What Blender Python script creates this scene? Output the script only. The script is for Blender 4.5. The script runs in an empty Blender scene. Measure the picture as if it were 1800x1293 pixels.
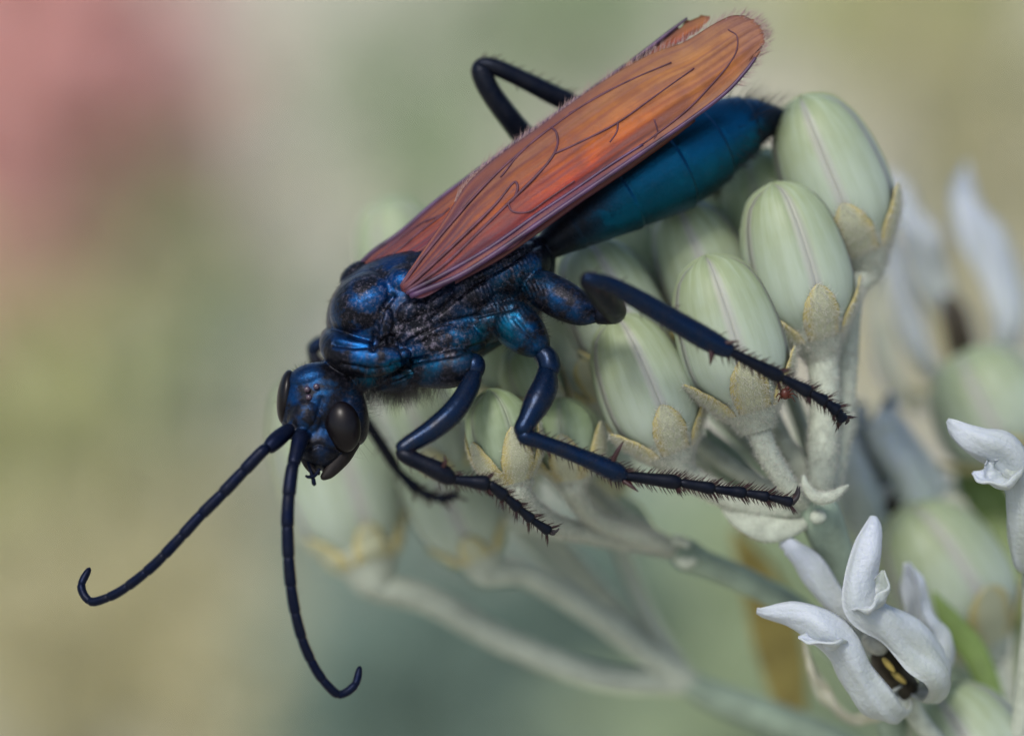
import bpy, math, random
import numpy as np
from mathutils import Vector, Matrix

# ------------------------------------------------------------------ camera, sky, sun, exposure
SC = bpy.context.scene
COL = SC.collection
MM = 0.001
PITCH = math.radians(15)
DIST, LENS = 300.0, 135.0                       # mm: camera to the plane of the insect
TAN = 36.0 / LENS / 1800.0
K = TAN * DIST                                  # mm per photo pixel on that plane
Fv = np.array([0, math.cos(PITCH), -math.sin(PITCH)])
Rv = np.array([1.0, 0, 0])
Uv = np.array([0, math.sin(PITCH), math.cos(PITCH)])
TGT = np.array([0, 0, 900.0])                   # the insect stands 0.9 m above the ground
CAMP = TGT - DIST * Fv

cam_d = bpy.data.cameras.new('camera')
cam = bpy.data.objects.new('camera', cam_d)
COL.objects.link(cam)
cam.location = Vector(CAMP * MM)
cam.rotation_euler = (math.pi / 2 - PITCH, 0, 0)
cam_d.lens = LENS
cam_d.sensor_width = 36
cam_d.sensor_fit = 'HORIZONTAL'
cam_d.clip_start = 0.02
cam_d.clip_end = 500
cam_d.dof.use_dof = True
cam_d.dof.focus_distance = (DIST - 4.3) * MM
cam_d.dof.aperture_fstop = 8.6
SC.camera = cam

SUN_EL, SUN_AZ = math.radians(54), math.radians(205)
W = bpy.data.worlds.new('World')
SC.world = W
W.use_nodes = True
wn = W.node_tree
bg = wn.nodes['Background']
sky = wn.nodes.new('ShaderNodeTexSky')
sky.sky_type = 'NISHITA'
sky.sun_disc = False
sky.sun_elevation = SUN_EL
sky.sun_rotation = SUN_AZ
sky.dust_density = 2.5
wn.links.new(sky.outputs[0], bg.inputs[0])
bg.inputs[1].default_value = 0.12
sun_d = bpy.data.lights.new('sun', 'SUN')
sun_d.energy = 1.5
sun_d.angle = math.radians(14)
sun_d.color = (1.0, 0.96, 0.9)
sun = bpy.data.objects.new('sun', sun_d)
COL.objects.link(sun)
sdir = Vector((math.sin(SUN_AZ) * math.cos(SUN_EL), math.cos(SUN_AZ) * math.cos(SUN_EL), math.sin(SUN_EL)))
sun.rotation_euler = sdir.to_track_quat('Z', 'Y').to_euler()
sun.location = (0, 0, 5)
SC.view_settings.view_transform = 'Standard'
SC.view_settings.look = 'None'
SC.view_settings.gamma = 1
SC.view_settings.use_curve_mapping = False
SC.view_settings.exposure = 0.55
SC.cycles.use_denoising = True
SC.cycles.max_bounces = 8

RNG = np.random.default_rng(7)
random.seed(7)


# ------------------------------------------------------------------ helpers
def P(x, y, d=0.0):
    """photo pixel + distance behind the insect's plane (mm) -> world point in mm"""
    return CAMP + (DIST + d) * (Fv + Rv * (x - 900) * TAN + Uv * (646.5 - y) * TAN)


def unP(v):
    r = v - CAMP
    z = r @ Fv
    return np.stack([900 + (r @ Rv) / z / TAN, 646.5 - (r @ Uv) / z / TAN, z - DIST], 1)


def nrm(v):
    return v / (np.linalg.norm(v) + 1e-12)


WORLD = {}                                      # world origin (mm) of objects built in world axes


def link(name, data, parent=None):
    o = bpy.data.objects.new(name, data)
    COL.objects.link(o)
    if parent is not None:
        o.parent = parent
    return o


def tag(o, label=None, cat=None, group=None, kind=None):
    for k, v in (('label', label), ('category', cat), ('group', group), ('kind', kind)):
        if v:
            o[k] = v
    return o


def thing(name, loc, label, cat, group=None):
    o = link(name, None)
    o.location = Vector(np.asarray(loc) * MM)
    o.empty_display_size = 0.005
    WORLD[o] = np.asarray(loc, float)
    return tag(o, label, cat, group)


def make_mesh(name, V, F, mat, uv=None, smooth=True, attrs=None):
    me = bpy.data.meshes.new(name)
    V = np.asarray(V, float) * MM
    me.from_pydata(V.tolist(), [], [list(map(int, f)) for f in F])
    if uv is not None:
        lay = me.uv_layers.new(name='UVMap')
        li = np.empty(len(me.loops), int)
        me.loops.foreach_get('vertex_index', li)
        lay.data.foreach_set('uv', np.asarray(uv, np.float32)[li].ravel())
    for k, a in (attrs or {}).items():
        at = me.attributes.new(k, 'FLOAT', 'POINT')
        at.data.foreach_set('value', np.asarray(a, np.float32))
    if smooth:
        me.polygons.foreach_set('use_smooth', [True] * len(me.polygons))
    me.materials.append(mat)
    me.update()
    return me


def part(name, VF, mat, parent, uv=None, smooth=True, attrs=None):
    """mesh given in world mm, linked under a parent that stands in world axes"""
    org = WORLD[parent] if parent is not None else np.zeros(3)
    o = link(name, make_mesh(name, np.asarray(VF[0]) - org, VF[1], mat, uv, smooth, attrs), parent)
    WORLD[o] = org
    return o


def cat_rom(c, n):
    c = np.asarray(c, float)
    m = len(c)
    if m == 2:
        t = np.linspace(0, 1, n + 1)[:, None]
        return c[0] * (1 - t) + c[1] * t
    out = []
    for i in range(m - 1):
        p0 = c[i - 1] if i else 2 * c[0] - c[1]
        p3 = c[i + 2] if i + 2 < m else 2 * c[-1] - c[-2]
        p1, p2 = c[i], c[i + 1]
        t = np.linspace(0, 1, n, endpoint=False)[:, None]
        out.append(0.5 * (2 * p1 + (p2 - p0) * t + (2 * p0 - 5 * p1 + 4 * p2 - p3) * t ** 2 + (3 * p1 - p0 - 3 * p2 + p3) * t ** 3))
    out.append(c[-1:])
    return np.concatenate(out)


def frames(C):
    T = np.gradient(C, axis=0)
    T /= np.linalg.norm(T, axis=1)[:, None] + 1e-12
    u = np.cross(T[0], Fv)
    if np.linalg.norm(u) < 0.2:
        u = np.cross(T[0], Uv)
    u = nrm(u)
    US = []
    for t in T:
        u = nrm(u - t * (u @ t))
        US.append(u)
    US = np.array(US)
    return T, US, np.cross(T, US)


def tube(C, ru, rv, sides=16):
    C = np.asarray(C)
    T, Ud, Vd = frames(C)
    a = np.linspace(0, 2 * np.pi, sides, endpoint=False)
    V = C[:, None] + Ud[:, None] * (np.cos(a)[None, :, None] * ru[:, None, None]) + Vd[:, None] * (np.sin(a)[None, :, None] * rv[:, None, None])
    n = len(C)
    V = V.reshape(-1, 3)
    F = []
    for i in range(n - 1):
        for j in range(sides):
            k = (j + 1) % sides
            F.append((i * sides + j, i * sides + k, (i + 1) * sides + k, (i + 1) * sides + j))
    V = np.vstack([V, C[0] - T[0] * ru[0] * 0.5, C[-1] + T[-1] * ru[-1] * 0.5])
    a0, a1 = n * sides, n * sides + 1
    for j in range(sides):
        k = (j + 1) % sides
        F.append((a0, k, j))
        F.append((a1, (n - 1) * sides + j, (n - 1) * sides + k))
    return V, F


def loft(rows, n=6, sides=18, rmod=None):
    """rows of (px, py, depth_mm, radius_px[, radius_in_depth_px])"""
    rows = [tuple(r) + ((r[3],) if len(r) == 4 else ()) for r in rows]
    c = cat_rom(rows, n)
    C = np.array([P(*r[:3]) for r in c])
    ru, rv = np.maximum(c[:, 3], 0.5) * K, np.maximum(c[:, 4], 0.5) * K
    if rmod is not None:
        s = np.r_[0, np.cumsum(np.linalg.norm(np.diff(C, axis=0), axis=1))]
        m = rmod(s / s[-1])
        ru, rv = ru * m, rv * m
    return tube(C, ru, rv, sides)


def ellipsoid(x, y, d, a, b, c, ang=0.0, nu=28, nv=18, yaw=0.0):
    """centre in pixels, half axes in pixels: a along the angle (degrees, up-positive), b across it, c in depth"""
    ca, sa = math.cos(math.radians(ang)), math.sin(math.radians(ang))
    A, B, D = Rv * ca + Uv * sa, -Rv * sa + Uv * ca, Fv
    cy, sy = math.cos(math.radians(yaw)), math.sin(math.radians(yaw))
    A, D = A * cy + D * sy, -A * sy + D * cy
    V, F = [], []
    for i in range(nv + 1):
        th = math.pi * i / nv
        for j in range(nu):
            ph = 2 * math.pi * j / nu
            V.append(P(x, y, d) + K * (A * a * math.cos(th) + B * b * math.sin(th) * math.cos(ph) + D * c * math.sin(th) * math.sin(ph)))
    for i in range(nv):
        for j in range(nu):
            k = (j + 1) % nu
            F.append((i * nu + j, i * nu + k, (i + 1) * nu + k, (i + 1) * nu + j))
    return np.array(V), F


def join(*vfs):
    V, F, o = [], [], 0
    for v, f in vfs:
        V.append(np.asarray(v))
        F += [tuple(i + o for i in q) for q in f]
        o += len(v)
    return np.vstack(V), F


def cones(Pt, Dr, L, R, bend=None):
    """many three-sided tapered hairs with one bend"""
    n = len(Pt)
    L = np.broadcast_to(np.asarray(L, float), (n,))
    R = np.broadcast_to(np.asarray(R, float), (n,))
    Dr = Dr / (np.linalg.norm(Dr, axis=1)[:, None] + 1e-9)
    ref = np.where(np.abs(Dr[:, 2:3]) > 0.8, np.array([[1.0, 0, 0]]), np.array([[0, 0, 1.0]]))
    a = np.cross(Dr, ref)
    a /= np.linalg.norm(a, axis=1)[:, None] + 1e-9
    b = np.cross(Dr, a)
    if bend is None:
        bend = np.zeros_like(Dr)
    V = np.empty((n, 7, 3))
    for j in range(3):
        c, s = math.cos(2.094 * j), math.sin(2.094 * j)
        off = (a * c + b * s) * R[:, None]
        V[:, j] = Pt + off - Dr * L[:, None] * 0.04
        V[:, 3 + j] = Pt + Dr * L[:, None] * 0.55 + bend * L[:, None] * 0.3 + off * 0.7
    V[:, 6] = Pt + Dr * L[:, None] + bend * L[:, None]
    base = np.array([(0, 1, 4, 3), (1, 2, 5, 4), (2, 0, 3, 5)])
    tip = np.array([(3, 4, 6), (4, 5, 6), (5, 3, 6)])
    o = np.arange(n)[:, None, None] * 7
    return V.reshape(-1, 3), (base + o).reshape(-1, 4).tolist() + (tip + o).reshape(-1, 3).tolist()


def samples(VF, n, weight=None):
    """random points and outward normals on a mesh"""
    V, F = np.asarray(VF[0]), VF[1]
    T = np.array([t for f in F for t in ((f[0], f[1], f[2]),) + (((f[0], f[2], f[3]),) if len(f) == 4 else ())])
    a, b, c = V[T[:, 0]], V[T[:, 1]], V[T[:, 2]]
    N = np.cross(b - a, c - a)
    A = np.linalg.norm(N, axis=1)
    w = A * (weight((a + b + c) / 3) if weight is not None else 1)
    i = RNG.choice(len(T), n, p=w / w.sum())
    r1, r2 = np.sqrt(RNG.random(n))[:, None], RNG.random(n)[:, None]
    return a[i] * (1 - r1) + b[i] * r1 * (1 - r2) + c[i] * r1 * r2, N[i] / (A[i][:, None] + 1e-12)


# ------------------------------------------------------------------ materials
class NT:
    def __init__(self, name):
        self.m = bpy.data.materials.new(name)
        self.m.use_nodes = True
        self.t = self.m.node_tree
        self.bs = self.t.nodes['Principled BSDF']
        self.out = self.t.nodes['Material Output']

    def n(self, typ, **kw):
        nd = self.t.nodes.new('ShaderNode' + typ)
        for k, v in kw.items():
            if hasattr(nd, k):
                setattr(nd, k, v)
        return nd

    def put(self, sock, v):
        if isinstance(v, bpy.types.NodeSocket):
            self.t.links.new(v, sock)
        else:
            sock.default_value = (*v, 1) if isinstance(v, tuple) and len(v) == 3 and sock.type == 'RGBA' else v

    def set(self, **kw):
        for k, v in kw.items():
            self.put(self.bs.inputs[k.replace('_', ' ')], v)

    def coord(self, which='Object', scale=(1000, 1000, 1000)):
        tc = self.n('TexCoord')
        mp = self.n('Mapping')
        mp.inputs['Scale'].default_value = scale
        self.t.links.new(tc.outputs[which], mp.inputs['Vector'])
        return mp.outputs[0]

    def noise(self, vec, scale, detail=3, rough=0.55):
        nd = self.n('TexNoise')
        self.put(nd.inputs['Vector'], vec)
        nd.inputs['Scale'].default_value = scale
        nd.inputs['Detail'].default_value = detail
        nd.inputs['Roughness'].default_value = rough
        return nd.outputs['Fac']

    def ramp(self, fac, stops):
        nd = self.n('ValToRGB')
        self.put(nd.inputs[0], fac)
        e = nd.color_ramp.elements
        while len(e) < len(stops):
            e.new(0.5)
        for s, (p, c) in zip(e, stops):
            s.position = p
            s.color = (*c, 1) if isinstance(c, tuple) else (c, c, c, 1)
        return nd.outputs[0]

    def mix(self, fac, a, b, blend='MIX'):
        nd = self.n('Mix', data_type='RGBA', blend_type=blend)
        self.put(nd.inputs[0], fac)
        self.put(nd.inputs[6], a)
        self.put(nd.inputs[7], b)
        return nd.outputs[2]

    def math(self, op, a, b=0.5, clamp=False):
        nd = self.n('Math', operation=op, use_clamp=clamp)
        self.put(nd.inputs[0], a)
        self.put(nd.inputs[1], b)
        return nd.outputs[0]

    def attr(self, name):
        return self.n('Attribute', attribute_name=name).outputs['Fac']

    def sep(self, vec):
        nd = self.n('SeparateXYZ')
        self.put(nd.inputs[0], vec)
        return nd.outputs

    def bump(self, h, dist, strength=1.0):
        nd = self.n('Bump')
        nd.inputs['Strength'].default_value = strength
        nd.inputs['Distance'].default_value = dist * MM
        self.put(nd.inputs['Height'], h)
        self.put(self.bs.inputs['Normal'], nd.outputs[0])

    def translucent(self, col, fac):
        tr = self.n('BsdfTranslucent')
        self.put(tr.inputs[0], col)
        mx = self.n('MixShader')
        self.put(mx.inputs[0], fac)
        self.t.links.new(self.bs.outputs[0], mx.inputs[1])
        self.t.links.new(tr.outputs[0], mx.inputs[2])
        self.t.links.new(mx.outputs[0], self.out.inputs[0])


def m_cuticle():
    t = NT('blue_black_cuticle')
    v = t.coord()
    big, fine = t.noise(v, 0.45, 4, 0.6), t.noise(v, 9.0, 3, 0.7)
    zone = t.math('MULTIPLY', t.attr('blue'), t.ramp(big, [(0.44, 0.0), (0.62, 1.0)]), True)
    zone = t.math('MAXIMUM', zone, t.math('MULTIPLY', t.attr('solid'), t.ramp(big, [(0.2, 0.7), (0.6, 1.0)])))
    hue = t.mix(t.attr('teal'), (0.007, 0.054, 0.185), (0.004, 0.086, 0.155))
    col = t.mix(zone, (0.005, 0.006, 0.010), hue)
    dz = t.noise(v, 3.2, 5, 0.75)
    dust = t.math('MULTIPLY', t.attr('dust'), t.ramp(dz, [(0.5, 0.0), (0.7, 0.8)]), True)
    speck = t.math('MULTIPLY', t.attr('dust'), t.ramp(t.noise(v, 7.5, 1, 0.3), [(0.72, 0.0), (0.77, 1.0)]), True)
    dust = t.math('MAXIMUM', dust, speck)
    col = t.mix(dust, col, (0.17, 0.15, 0.20))
    t.set(Base_Color=col, Metallic=t.math('MULTIPLY', t.math('MULTIPLY_ADD', zone, 0.75), t.math('SUBTRACT', 1.0, dust)),
          Roughness=t.ramp(fine, [(0.3, 0.24), (0.75, 0.48)]), Specular_IOR_Level=0.2)
    t.bump(t.math('ADD', t.math('MULTIPLY', fine, 0.6), dz), 0.06, 0.55)
    return t.m


def m_leg(name, blue, rough=0.38, spec=0.26):
    t = NT(name)
    v = t.coord()
    z = t.ramp(t.noise(v, 0.8, 4), [(0.3, 0.3), (0.7, 0.95)])
    t.set(Base_Color=t.mix(z, (0.004, 0.005, 0.009), blue), Metallic=t.math('MULTIPLY', z, 0.75),
          Roughness=t.ramp(t.noise(v, 6, 3), [(0.3, rough - 0.08), (0.75, rough + 0.1)]), Specular_IOR_Level=spec)
    t.bump(t.math('ADD', t.math('MULTIPLY', t.noise(v, 14, 3), 0.4), t.noise(v, 2.2, 2)), 0.06, 0.45)
    return t.m


def m_plain(name, col, rough=0.5, var=0.25, scale=2.0, spec=0.4, sss=0.0, bump=0.0, mul=1000):
    t = NT(name)
    v = t.coord(scale=(mul,) * 3)
    lo, hi = tuple(c * (1 - var) for c in col), tuple(min(1, c * (1 + var)) for c in col)
    t.set(Base_Color=t.ramp(t.noise(v, scale, 4), [(0.3, lo), (0.7, hi)]), Roughness=rough, Specular_IOR_Level=spec)
    if sss:
        t.set(Subsurface_Weight=sss, Subsurface_Radius=(0.8, 0.9, 0.5), Subsurface_Scale=0.6 * MM)
    if bump:
        t.bump(t.noise(v, scale * 6, 3), bump, 0.6)
    return t.m


def m_wing(name, dull=0.0):
    t = NT(name)
    uv = t.n('TexCoord').outputs['UV']
    s = t.sep(uv)
    st = t.n('Mapping')
    t.put(st.inputs['Vector'], uv)
    st.inputs['Scale'].default_value = (2.2, 9, 1)
    n1 = t.noise(st.outputs[0], 1.6, 2, 0.4)
    n2 = t.noise(t.coord(), 1.1, 3)
    across = t.math('ADD', s[1], t.math('MULTIPLY', t.math('SUBTRACT', n1, 0.5), 0.42))
    c = t.ramp(across, [(0.02, (0.07, 0.025, 0.08)), (0.13, (0.20, 0.045, 0.06)), (0.25, (0.50, 0.048, 0.004)), (0.45, (0.53, 0.115, 0.010)),
                        (0.68, (0.40, 0.13, 0.028)), (0.86, (0.29, 0.105, 0.04)), (1.0, (0.16, 0.06, 0.055))])
    tip = t.mix(t.ramp(s[0], [(0.5, 0.0), (0.82, 0.75)]), c, (0.42, 0.19, 0.055))
    base = t.mix(t.ramp(t.math('ADD', s[0], t.math('MULTIPLY', n2, 0.25)), [(0.2, 0.8), (0.52, 0.0)]), tip, (0.15, 0.03, 0.045))
    edge = t.mix(t.ramp(s[0], [(0.93, 0.0), (0.97, 0.7)]), base, (0.28, 0.13, 0.09))
    streak = t.mix(t.ramp(n1, [(0.36, 0.5), (0.54, 0.0)]), edge, (0.15, 0.05, 0.055))
    bloom = t.ramp(t.noise(t.coord(), 1.7, 6, 0.75), [(0.55, 0.0), (0.75, 0.25)])
    streak = t.mix(bloom, streak, (0.26, 0.17, 0.22))
    col = t.mix(dull, streak, (0.12, 0.05, 0.05))
    col = t.mix(t.ramp(t.noise(t.coord(), 0.5, 4), [(0.35, 0.45), (0.6, 0.0)]), col, (0.16, 0.05, 0.04))
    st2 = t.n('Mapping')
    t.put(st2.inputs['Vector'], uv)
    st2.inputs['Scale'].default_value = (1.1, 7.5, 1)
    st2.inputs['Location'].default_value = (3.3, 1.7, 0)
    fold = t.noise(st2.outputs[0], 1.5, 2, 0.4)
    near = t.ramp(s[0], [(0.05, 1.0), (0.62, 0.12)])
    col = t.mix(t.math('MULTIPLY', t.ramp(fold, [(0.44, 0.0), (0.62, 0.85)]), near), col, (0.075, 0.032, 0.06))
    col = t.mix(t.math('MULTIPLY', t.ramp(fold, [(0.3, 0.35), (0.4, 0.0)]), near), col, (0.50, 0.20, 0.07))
    t.set(Base_Color=col, Roughness=0.5, Specular_IOR_Level=0.35, Sheen_Weight=0.08, Sheen_Roughness=0.35, Sheen_Tint=(0.62, 0.5, 0.9, 1))
    t.bump(t.math('ADD', t.math('MULTIPLY', n1, 0.6), t.math('MULTIPLY', t.noise(t.coord(), 5, 4, 0.7), 0.7)), 0.14, 0.6)
    t.translucent(col, 0.28)
    return t.m


def m_petal(name, base, tipc, seam, amount=0.75, rel=0.05):
    t = NT(name)
    uv = t.n('TexCoord').outputs['UV']
    s = t.sep(uv)
    st = t.n('Mapping')
    t.put(st.inputs['Vector'], uv)
    st.inputs['Scale'].default_value = (3.4, 0.9, 1)
    oi = t.n('ObjectInfo').outputs['Random']
    vec = t.n('VectorMath', operation='ADD')
    t.put(vec.inputs[0], st.outputs[0])
    t.put(vec.inputs[1], oi)
    n1 = t.noise(vec.outputs[0], 1.5, 4, 0.6)
    n2 = t.noise(t.coord(), 0.35, 3)
    c = t.mix(t.ramp(t.math('ADD', s[1], t.math('MULTIPLY', t.math('SUBTRACT', n2, 0.5), 0.5)), [(0.15, 0.0), (0.9, 1.0)]), base, tipc)
    c = t.mix(t.ramp(n1, [(0.45, 0.0), (0.75, 0.5)]), c, tuple(min(1, x * 1.14) for x in base))
    c = t.mix(t.ramp(n1, [(0.25, 0.35), (0.48, 0.0)]), c, tuple(x * 0.74 for x in tipc))
    e = t.math('ABSOLUTE', t.math('SUBTRACT', s[0], 0.5))
    c = t.mix(t.math('MULTIPLY', t.ramp(e, [(0.36, 0.0), (0.46, 1.0)]), amount), c, seam)
    t.set(Base_Color=c, Roughness=0.5, Specular_IOR_Level=0.35, Subsurface_Weight=0.25, Subsurface_Radius=(0.8, 0.9, 0.4), Subsurface_Scale=0.5 * MM)
    t.bump(t.math('ADD', n1, t.math('MULTIPLY', t.noise(t.coord(), 14 if rel < 0.1 else 2.5, 3), 0.4 if rel < 0.1 else 1.0)), rel, 0.5)
    return t.m


def m_sepal():
    t = NT('sepal_green_yellow')
    uv = t.n('TexCoord').outputs['UV']
    s = t.sep(uv)
    e = t.math('ABSOLUTE', t.math('SUBTRACT', s[0], 0.5))
    n = t.noise(t.coord(), 1.6, 4)
    c = t.mix(t.ramp(t.math('ADD', e, t.math('MULTIPLY', n, 0.2)), [(0.3, 0.0), (0.52, 1.0)]), (0.40, 0.42, 0.29), (0.42, 0.37, 0.16))
    t.set(Base_Color=c, Roughness=0.7, Specular_IOR_Level=0.25)
    t.bump(t.noise(t.coord(), 8, 3), 0.12, 0.6)
    return t.m


M = dict(
    cut=m_cuticle(),
    leg=m_leg('leg_navy_black', (0.0025, 0.015, 0.047), 0.22),
    legd=m_leg('leg_matt_black', (0.004, 0.007, 0.016), 0.4, 0.22),
    ant=m_leg('antenna_navy', (0.003, 0.007, 0.026), 0.4, 0.16),
    eye=m_plain('compound_eye', (0.004, 0.003, 0.004), 0.30, 0.2, 4, 0.2),
    ocel=m_plain('ocellus_glass', (0.05, 0.03, 0.05), 0.12, 0.1, 4, 0.8),
    mand=m_plain('mandible_brown_black', (0.007, 0.005, 0.005), 0.62, 0.4, 2, 0.25),
    hair=m_plain('black_bristle', (0.012, 0.009, 0.012), 0.5, 0.2),
    spine=m_plain('red_black_spine', (0.03, 0.009, 0.010), 0.4, 0.3),
    wing=m_wing('orange_wing_membrane'),
    hwing=m_wing('dusky_hind_wing_membrane', 0.55),
    vein=m_plain('wing_vein_violet_brown', (0.085, 0.03, 0.045), 0.55, 0.4, 1, 0.3),
    costa=m_plain('wing_costa_violet', (0.05, 0.02, 0.06), 0.45, 0.6, 0.5, 0.45),
    fringe=m_plain('wing_fringe_hair', (0.38, 0.26, 0.24), 0.5, 0.3, 3),
    petal=m_petal('bud_petal_pale_green', (0.335, 0.40, 0.33), (0.25, 0.305, 0.17), (0.37, 0.345, 0.35), 0.5),
    petg=m_petal('bud_petal_green', (0.265, 0.335, 0.24), (0.20, 0.265, 0.135), (0.25, 0.28, 0.22), 0.5),
    sepal=m_sepal(),
    pedi=m_plain('pedicel_felted_green', (0.37, 0.41, 0.34), 0.8, 0.18, 1.2, 0.2, 0, 0.12),
    fuzz=None,
    stalk=m_plain('stalk_grey_green', (0.24, 0.31, 0.24), 0.7, 0.2, 0.5, 0.3, 0, 0.1),
    hood=m_petal('flower_hood_white', (0.41, 0.455, 0.515), (0.29, 0.33, 0.295), (0.42, 0.45, 0.45), 0.3, 0.22),
    hoods=m_plain('flower_lobe_white', (0.62, 0.66, 0.72), 0.5, 0.08, 0.6, 0.3, 0.2, 0.06),
    hoodg=m_petal('flower_hood_greenish', (0.26, 0.32, 0.26), (0.38, 0.435, 0.48), (0.5, 0.52, 0.5), 0.3),
    refl=m_petal('reflexed_petal_cream', (0.42, 0.44, 0.35), (0.42, 0.42, 0.32), (0.45, 0.4, 0.33), 0.4),
    colm=m_plain('flower_column_dark', (0.035, 0.028, 0.016), 0.5, 0.6, 1.5),
    colw=m_plain('flower_column_pale', (0.5, 0.52, 0.46), 0.5, 0.2, 1.5),
    ylw=m_plain('dry_bract_yellow', (0.42, 0.33, 0.09), 0.7, 0.25, 0.5),
    mite=m_plain('mite_red_brown', (0.07, 0.014, 0.007), 0.4, 0.3, 2),
)

def m_wool():
    t = NT('white_wool_hair')
    t.set(Base_Color=(0.8, 0.8, 0.74), Roughness=0.8, Specular_IOR_Level=0.2)
    t.translucent((0.8, 0.8, 0.74), 0.5)
    return t.m


M['fuzz'] = m_wool()

# ------------------------------------------------------------------ ground and the plants far behind
def m_ground():
    t = NT('dry_ground')
    v = t.coord(scale=(1, 1, 1))
    c = t.ramp(t.noise(v, 0.9, 5), [(0.3, (0.46, 0.46, 0.33)), (0.5, (0.53, 0.49, 0.39)), (0.68, (0.58, 0.51, 0.43))])
    c = t.mix(t.ramp(t.noise(v, 9, 4), [(0.35, 0.3), (0.6, 0.0)]), c, (0.26, 0.25, 0.16))
    t.set(Base_Color=c, Roughness=0.95, Specular_IOR_Level=0.1)
    t.bump(t.noise(v, 30, 5), 20, 0.8)
    return t.m


g = link('ground', make_mesh('ground', np.array([(-150, -150, 0), (150, -150, 0), (150, 150, 0), (-150, 150, 0)]) * 1000., [(0, 1, 2, 3)], m_ground(), smooth=False))
tag(g, 'dry sandy ground with thin green growth far below the flowers', 'ground', kind='structure')


def m_leaf(name, a, b):
    t = NT(name)
    v = t.coord(scale=(1, 1, 1))
    c = t.ramp(t.noise(v, 22, 3), [(0.3, a), (0.7, b)])
    t.set(Base_Color=c, Roughness=0.6, Specular_IOR_Level=0.25)
    t.translucent(c, 0.25)
    return t.m


def leaf_cloud(cen, rad, n, ll, lw, seed):
    r = np.random.default_rng(seed)
    d = r.normal(size=(n, 3))
    d /= np.linalg.norm(d, axis=1)[:, None]
    clump = r.normal(size=(26, 3)) * 0.42
    q = clump[r.integers(0, 26, n)] + d * (r.random((n, 1)) ** 0.5) * 0.42
    C = np.asarray(cen) + q * np.asarray(rad)
    t = r.normal(size=(n, 3)) + np.array([0, 0, 0.5])
    t /= np.linalg.norm(t, axis=1)[:, None]
    s = np.cross(t, r.normal(size=(n, 3)))
    s /= np.linalg.norm(s, axis=1)[:, None] + 1e-9
    k = np.cross(s, t)
    L, Wd = ll * (0.6 + 0.8 * r.random((n, 1))), lw * (0.7 + 0.6 * r.random((n, 1)))
    V = np.stack([C, C + t * L * 0.45 + s * Wd * 0.5 + k * Wd * 0.15, C + t * L, C + t * L * 0.45 - s * Wd * 0.5 + k * Wd * 0.15, C + t * L * 0.5 - k * Wd * 0.1], 1).reshape(-1, 3)
    o = (np.arange(n) * 5)[:, None, None]
    F = (np.array([(0, 1, 4), (1, 2, 4), (2, 3, 4), (3, 0, 4)]) + o).reshape(-1, 3).tolist()
    return V, F


def shrub(name, label, cat, px, py, d, rad, n, ll, lw, leaf, seed, blossom=None, group=None):
    cen = P(px, py, d)
    t = thing(name, (cen[0], cen[1], 0), label, cat, group)
    rs = np.random.default_rng(seed + 100)
    for k in range(6):
        a = cen + rs.normal(size=3) * np.asarray(rad) * 0.35
        b = np.array([cen[0] + rs.normal() * 15, cen[1] + rs.normal() * 15, -5])
        m = (a + b) / 2 + rs.normal(size=3) * np.array([20, 20, 0])
        C = cat_rom([b, m, a], 8)
        R = np.linspace(4, 1.5, len(C))
        part('stem', tube(C, R, R, 6), M['stalk'], t)
    f = part('foliage', leaf_cloud(cen, rad, n, ll, lw, seed), leaf, t, smooth=False)
    f['kind'] = 'stuff'
    if blossom:
        bn, bl, bm, off = blossom
        f = part('blossoms', leaf_cloud(cen + np.asarray(off), np.asarray(rad) * 0.95, bn, bl, bl * 0.8, seed + 50), bm, t, smooth=False)
        f['kind'] = 'stuff'
    return t


L_OL = m_leaf('leaf_olive', (0.50, 0.53, 0.26), (0.62, 0.62, 0.34))
L_GR = m_leaf('leaf_green', (0.33, 0.42, 0.26), (0.44, 0.52, 0.33))
L_TL = m_leaf('leaf_grey_teal', (0.18, 0.26, 0.22), (0.25, 0.34, 0.28))
L_KH = m_leaf('leaf_khaki', (0.54, 0.52, 0.31), (0.64, 0.59, 0.39))
L_MV = m_leaf('leaf_dry_mauve', (0.58, 0.46, 0.39), (0.68, 0.54, 0.46))
L_PK = m_leaf('blossom_pink', (0.74, 0.42, 0.39), (0.80, 0.51, 0.47))
shrub('flowering_shrub', 'soft pink blossoming shrub far behind the wasp head', 'shrub', 60, 30, 1300, (85, 60, 85), 120, 30, 14, L_MV, 1, (420, 30, L_PK, (0, -30, 0)))
shrub('dry_shrub', 'dry mauve brown shrub below the pink blossoms', 'shrub', 60, 360, 1400, (120, 70, 75), 420, 34, 16, L_MV, 2)
shrub('leafy_shrub', 'blurred yellow olive shrub beside the antenna tips', 'shrub', 20, 800, 1300, (100, 60, 95), 260, 44, 22, L_OL, 3)
shrub('leafy_shrub', 'blurred khaki plant low behind the curled antenna', 'shrub', 160, 1180, 1200, (120, 60, 70), 420, 38, 18, L_KH, 4)
shrub('leafy_shrub', 'dark grey teal leafy plant beneath the blurred bud stalks', 'shrub', 940, 1270, 900, (80, 60, 60), 900, 34, 18, L_TL, 5)
shrub('leafy_shrub', 'grey teal leafy plant low behind the branching stalk joint', 'shrub', 1200, 1230, 900, (70, 60, 60), 800, 34, 18, L_TL, 25)
shrub('leafy_shrub', 'blurred green plant behind the raised hind leg', 'shrub', 720, 240, 1300, (35, 60, 50), 110, 32, 16, L_GR, 6)
shrub('leafy_shrub', 'dim green plant behind the wing tips', 'shrub', 1060, 20, 1400, (60, 60, 50), 180, 32, 16, L_GR, 7)
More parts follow.
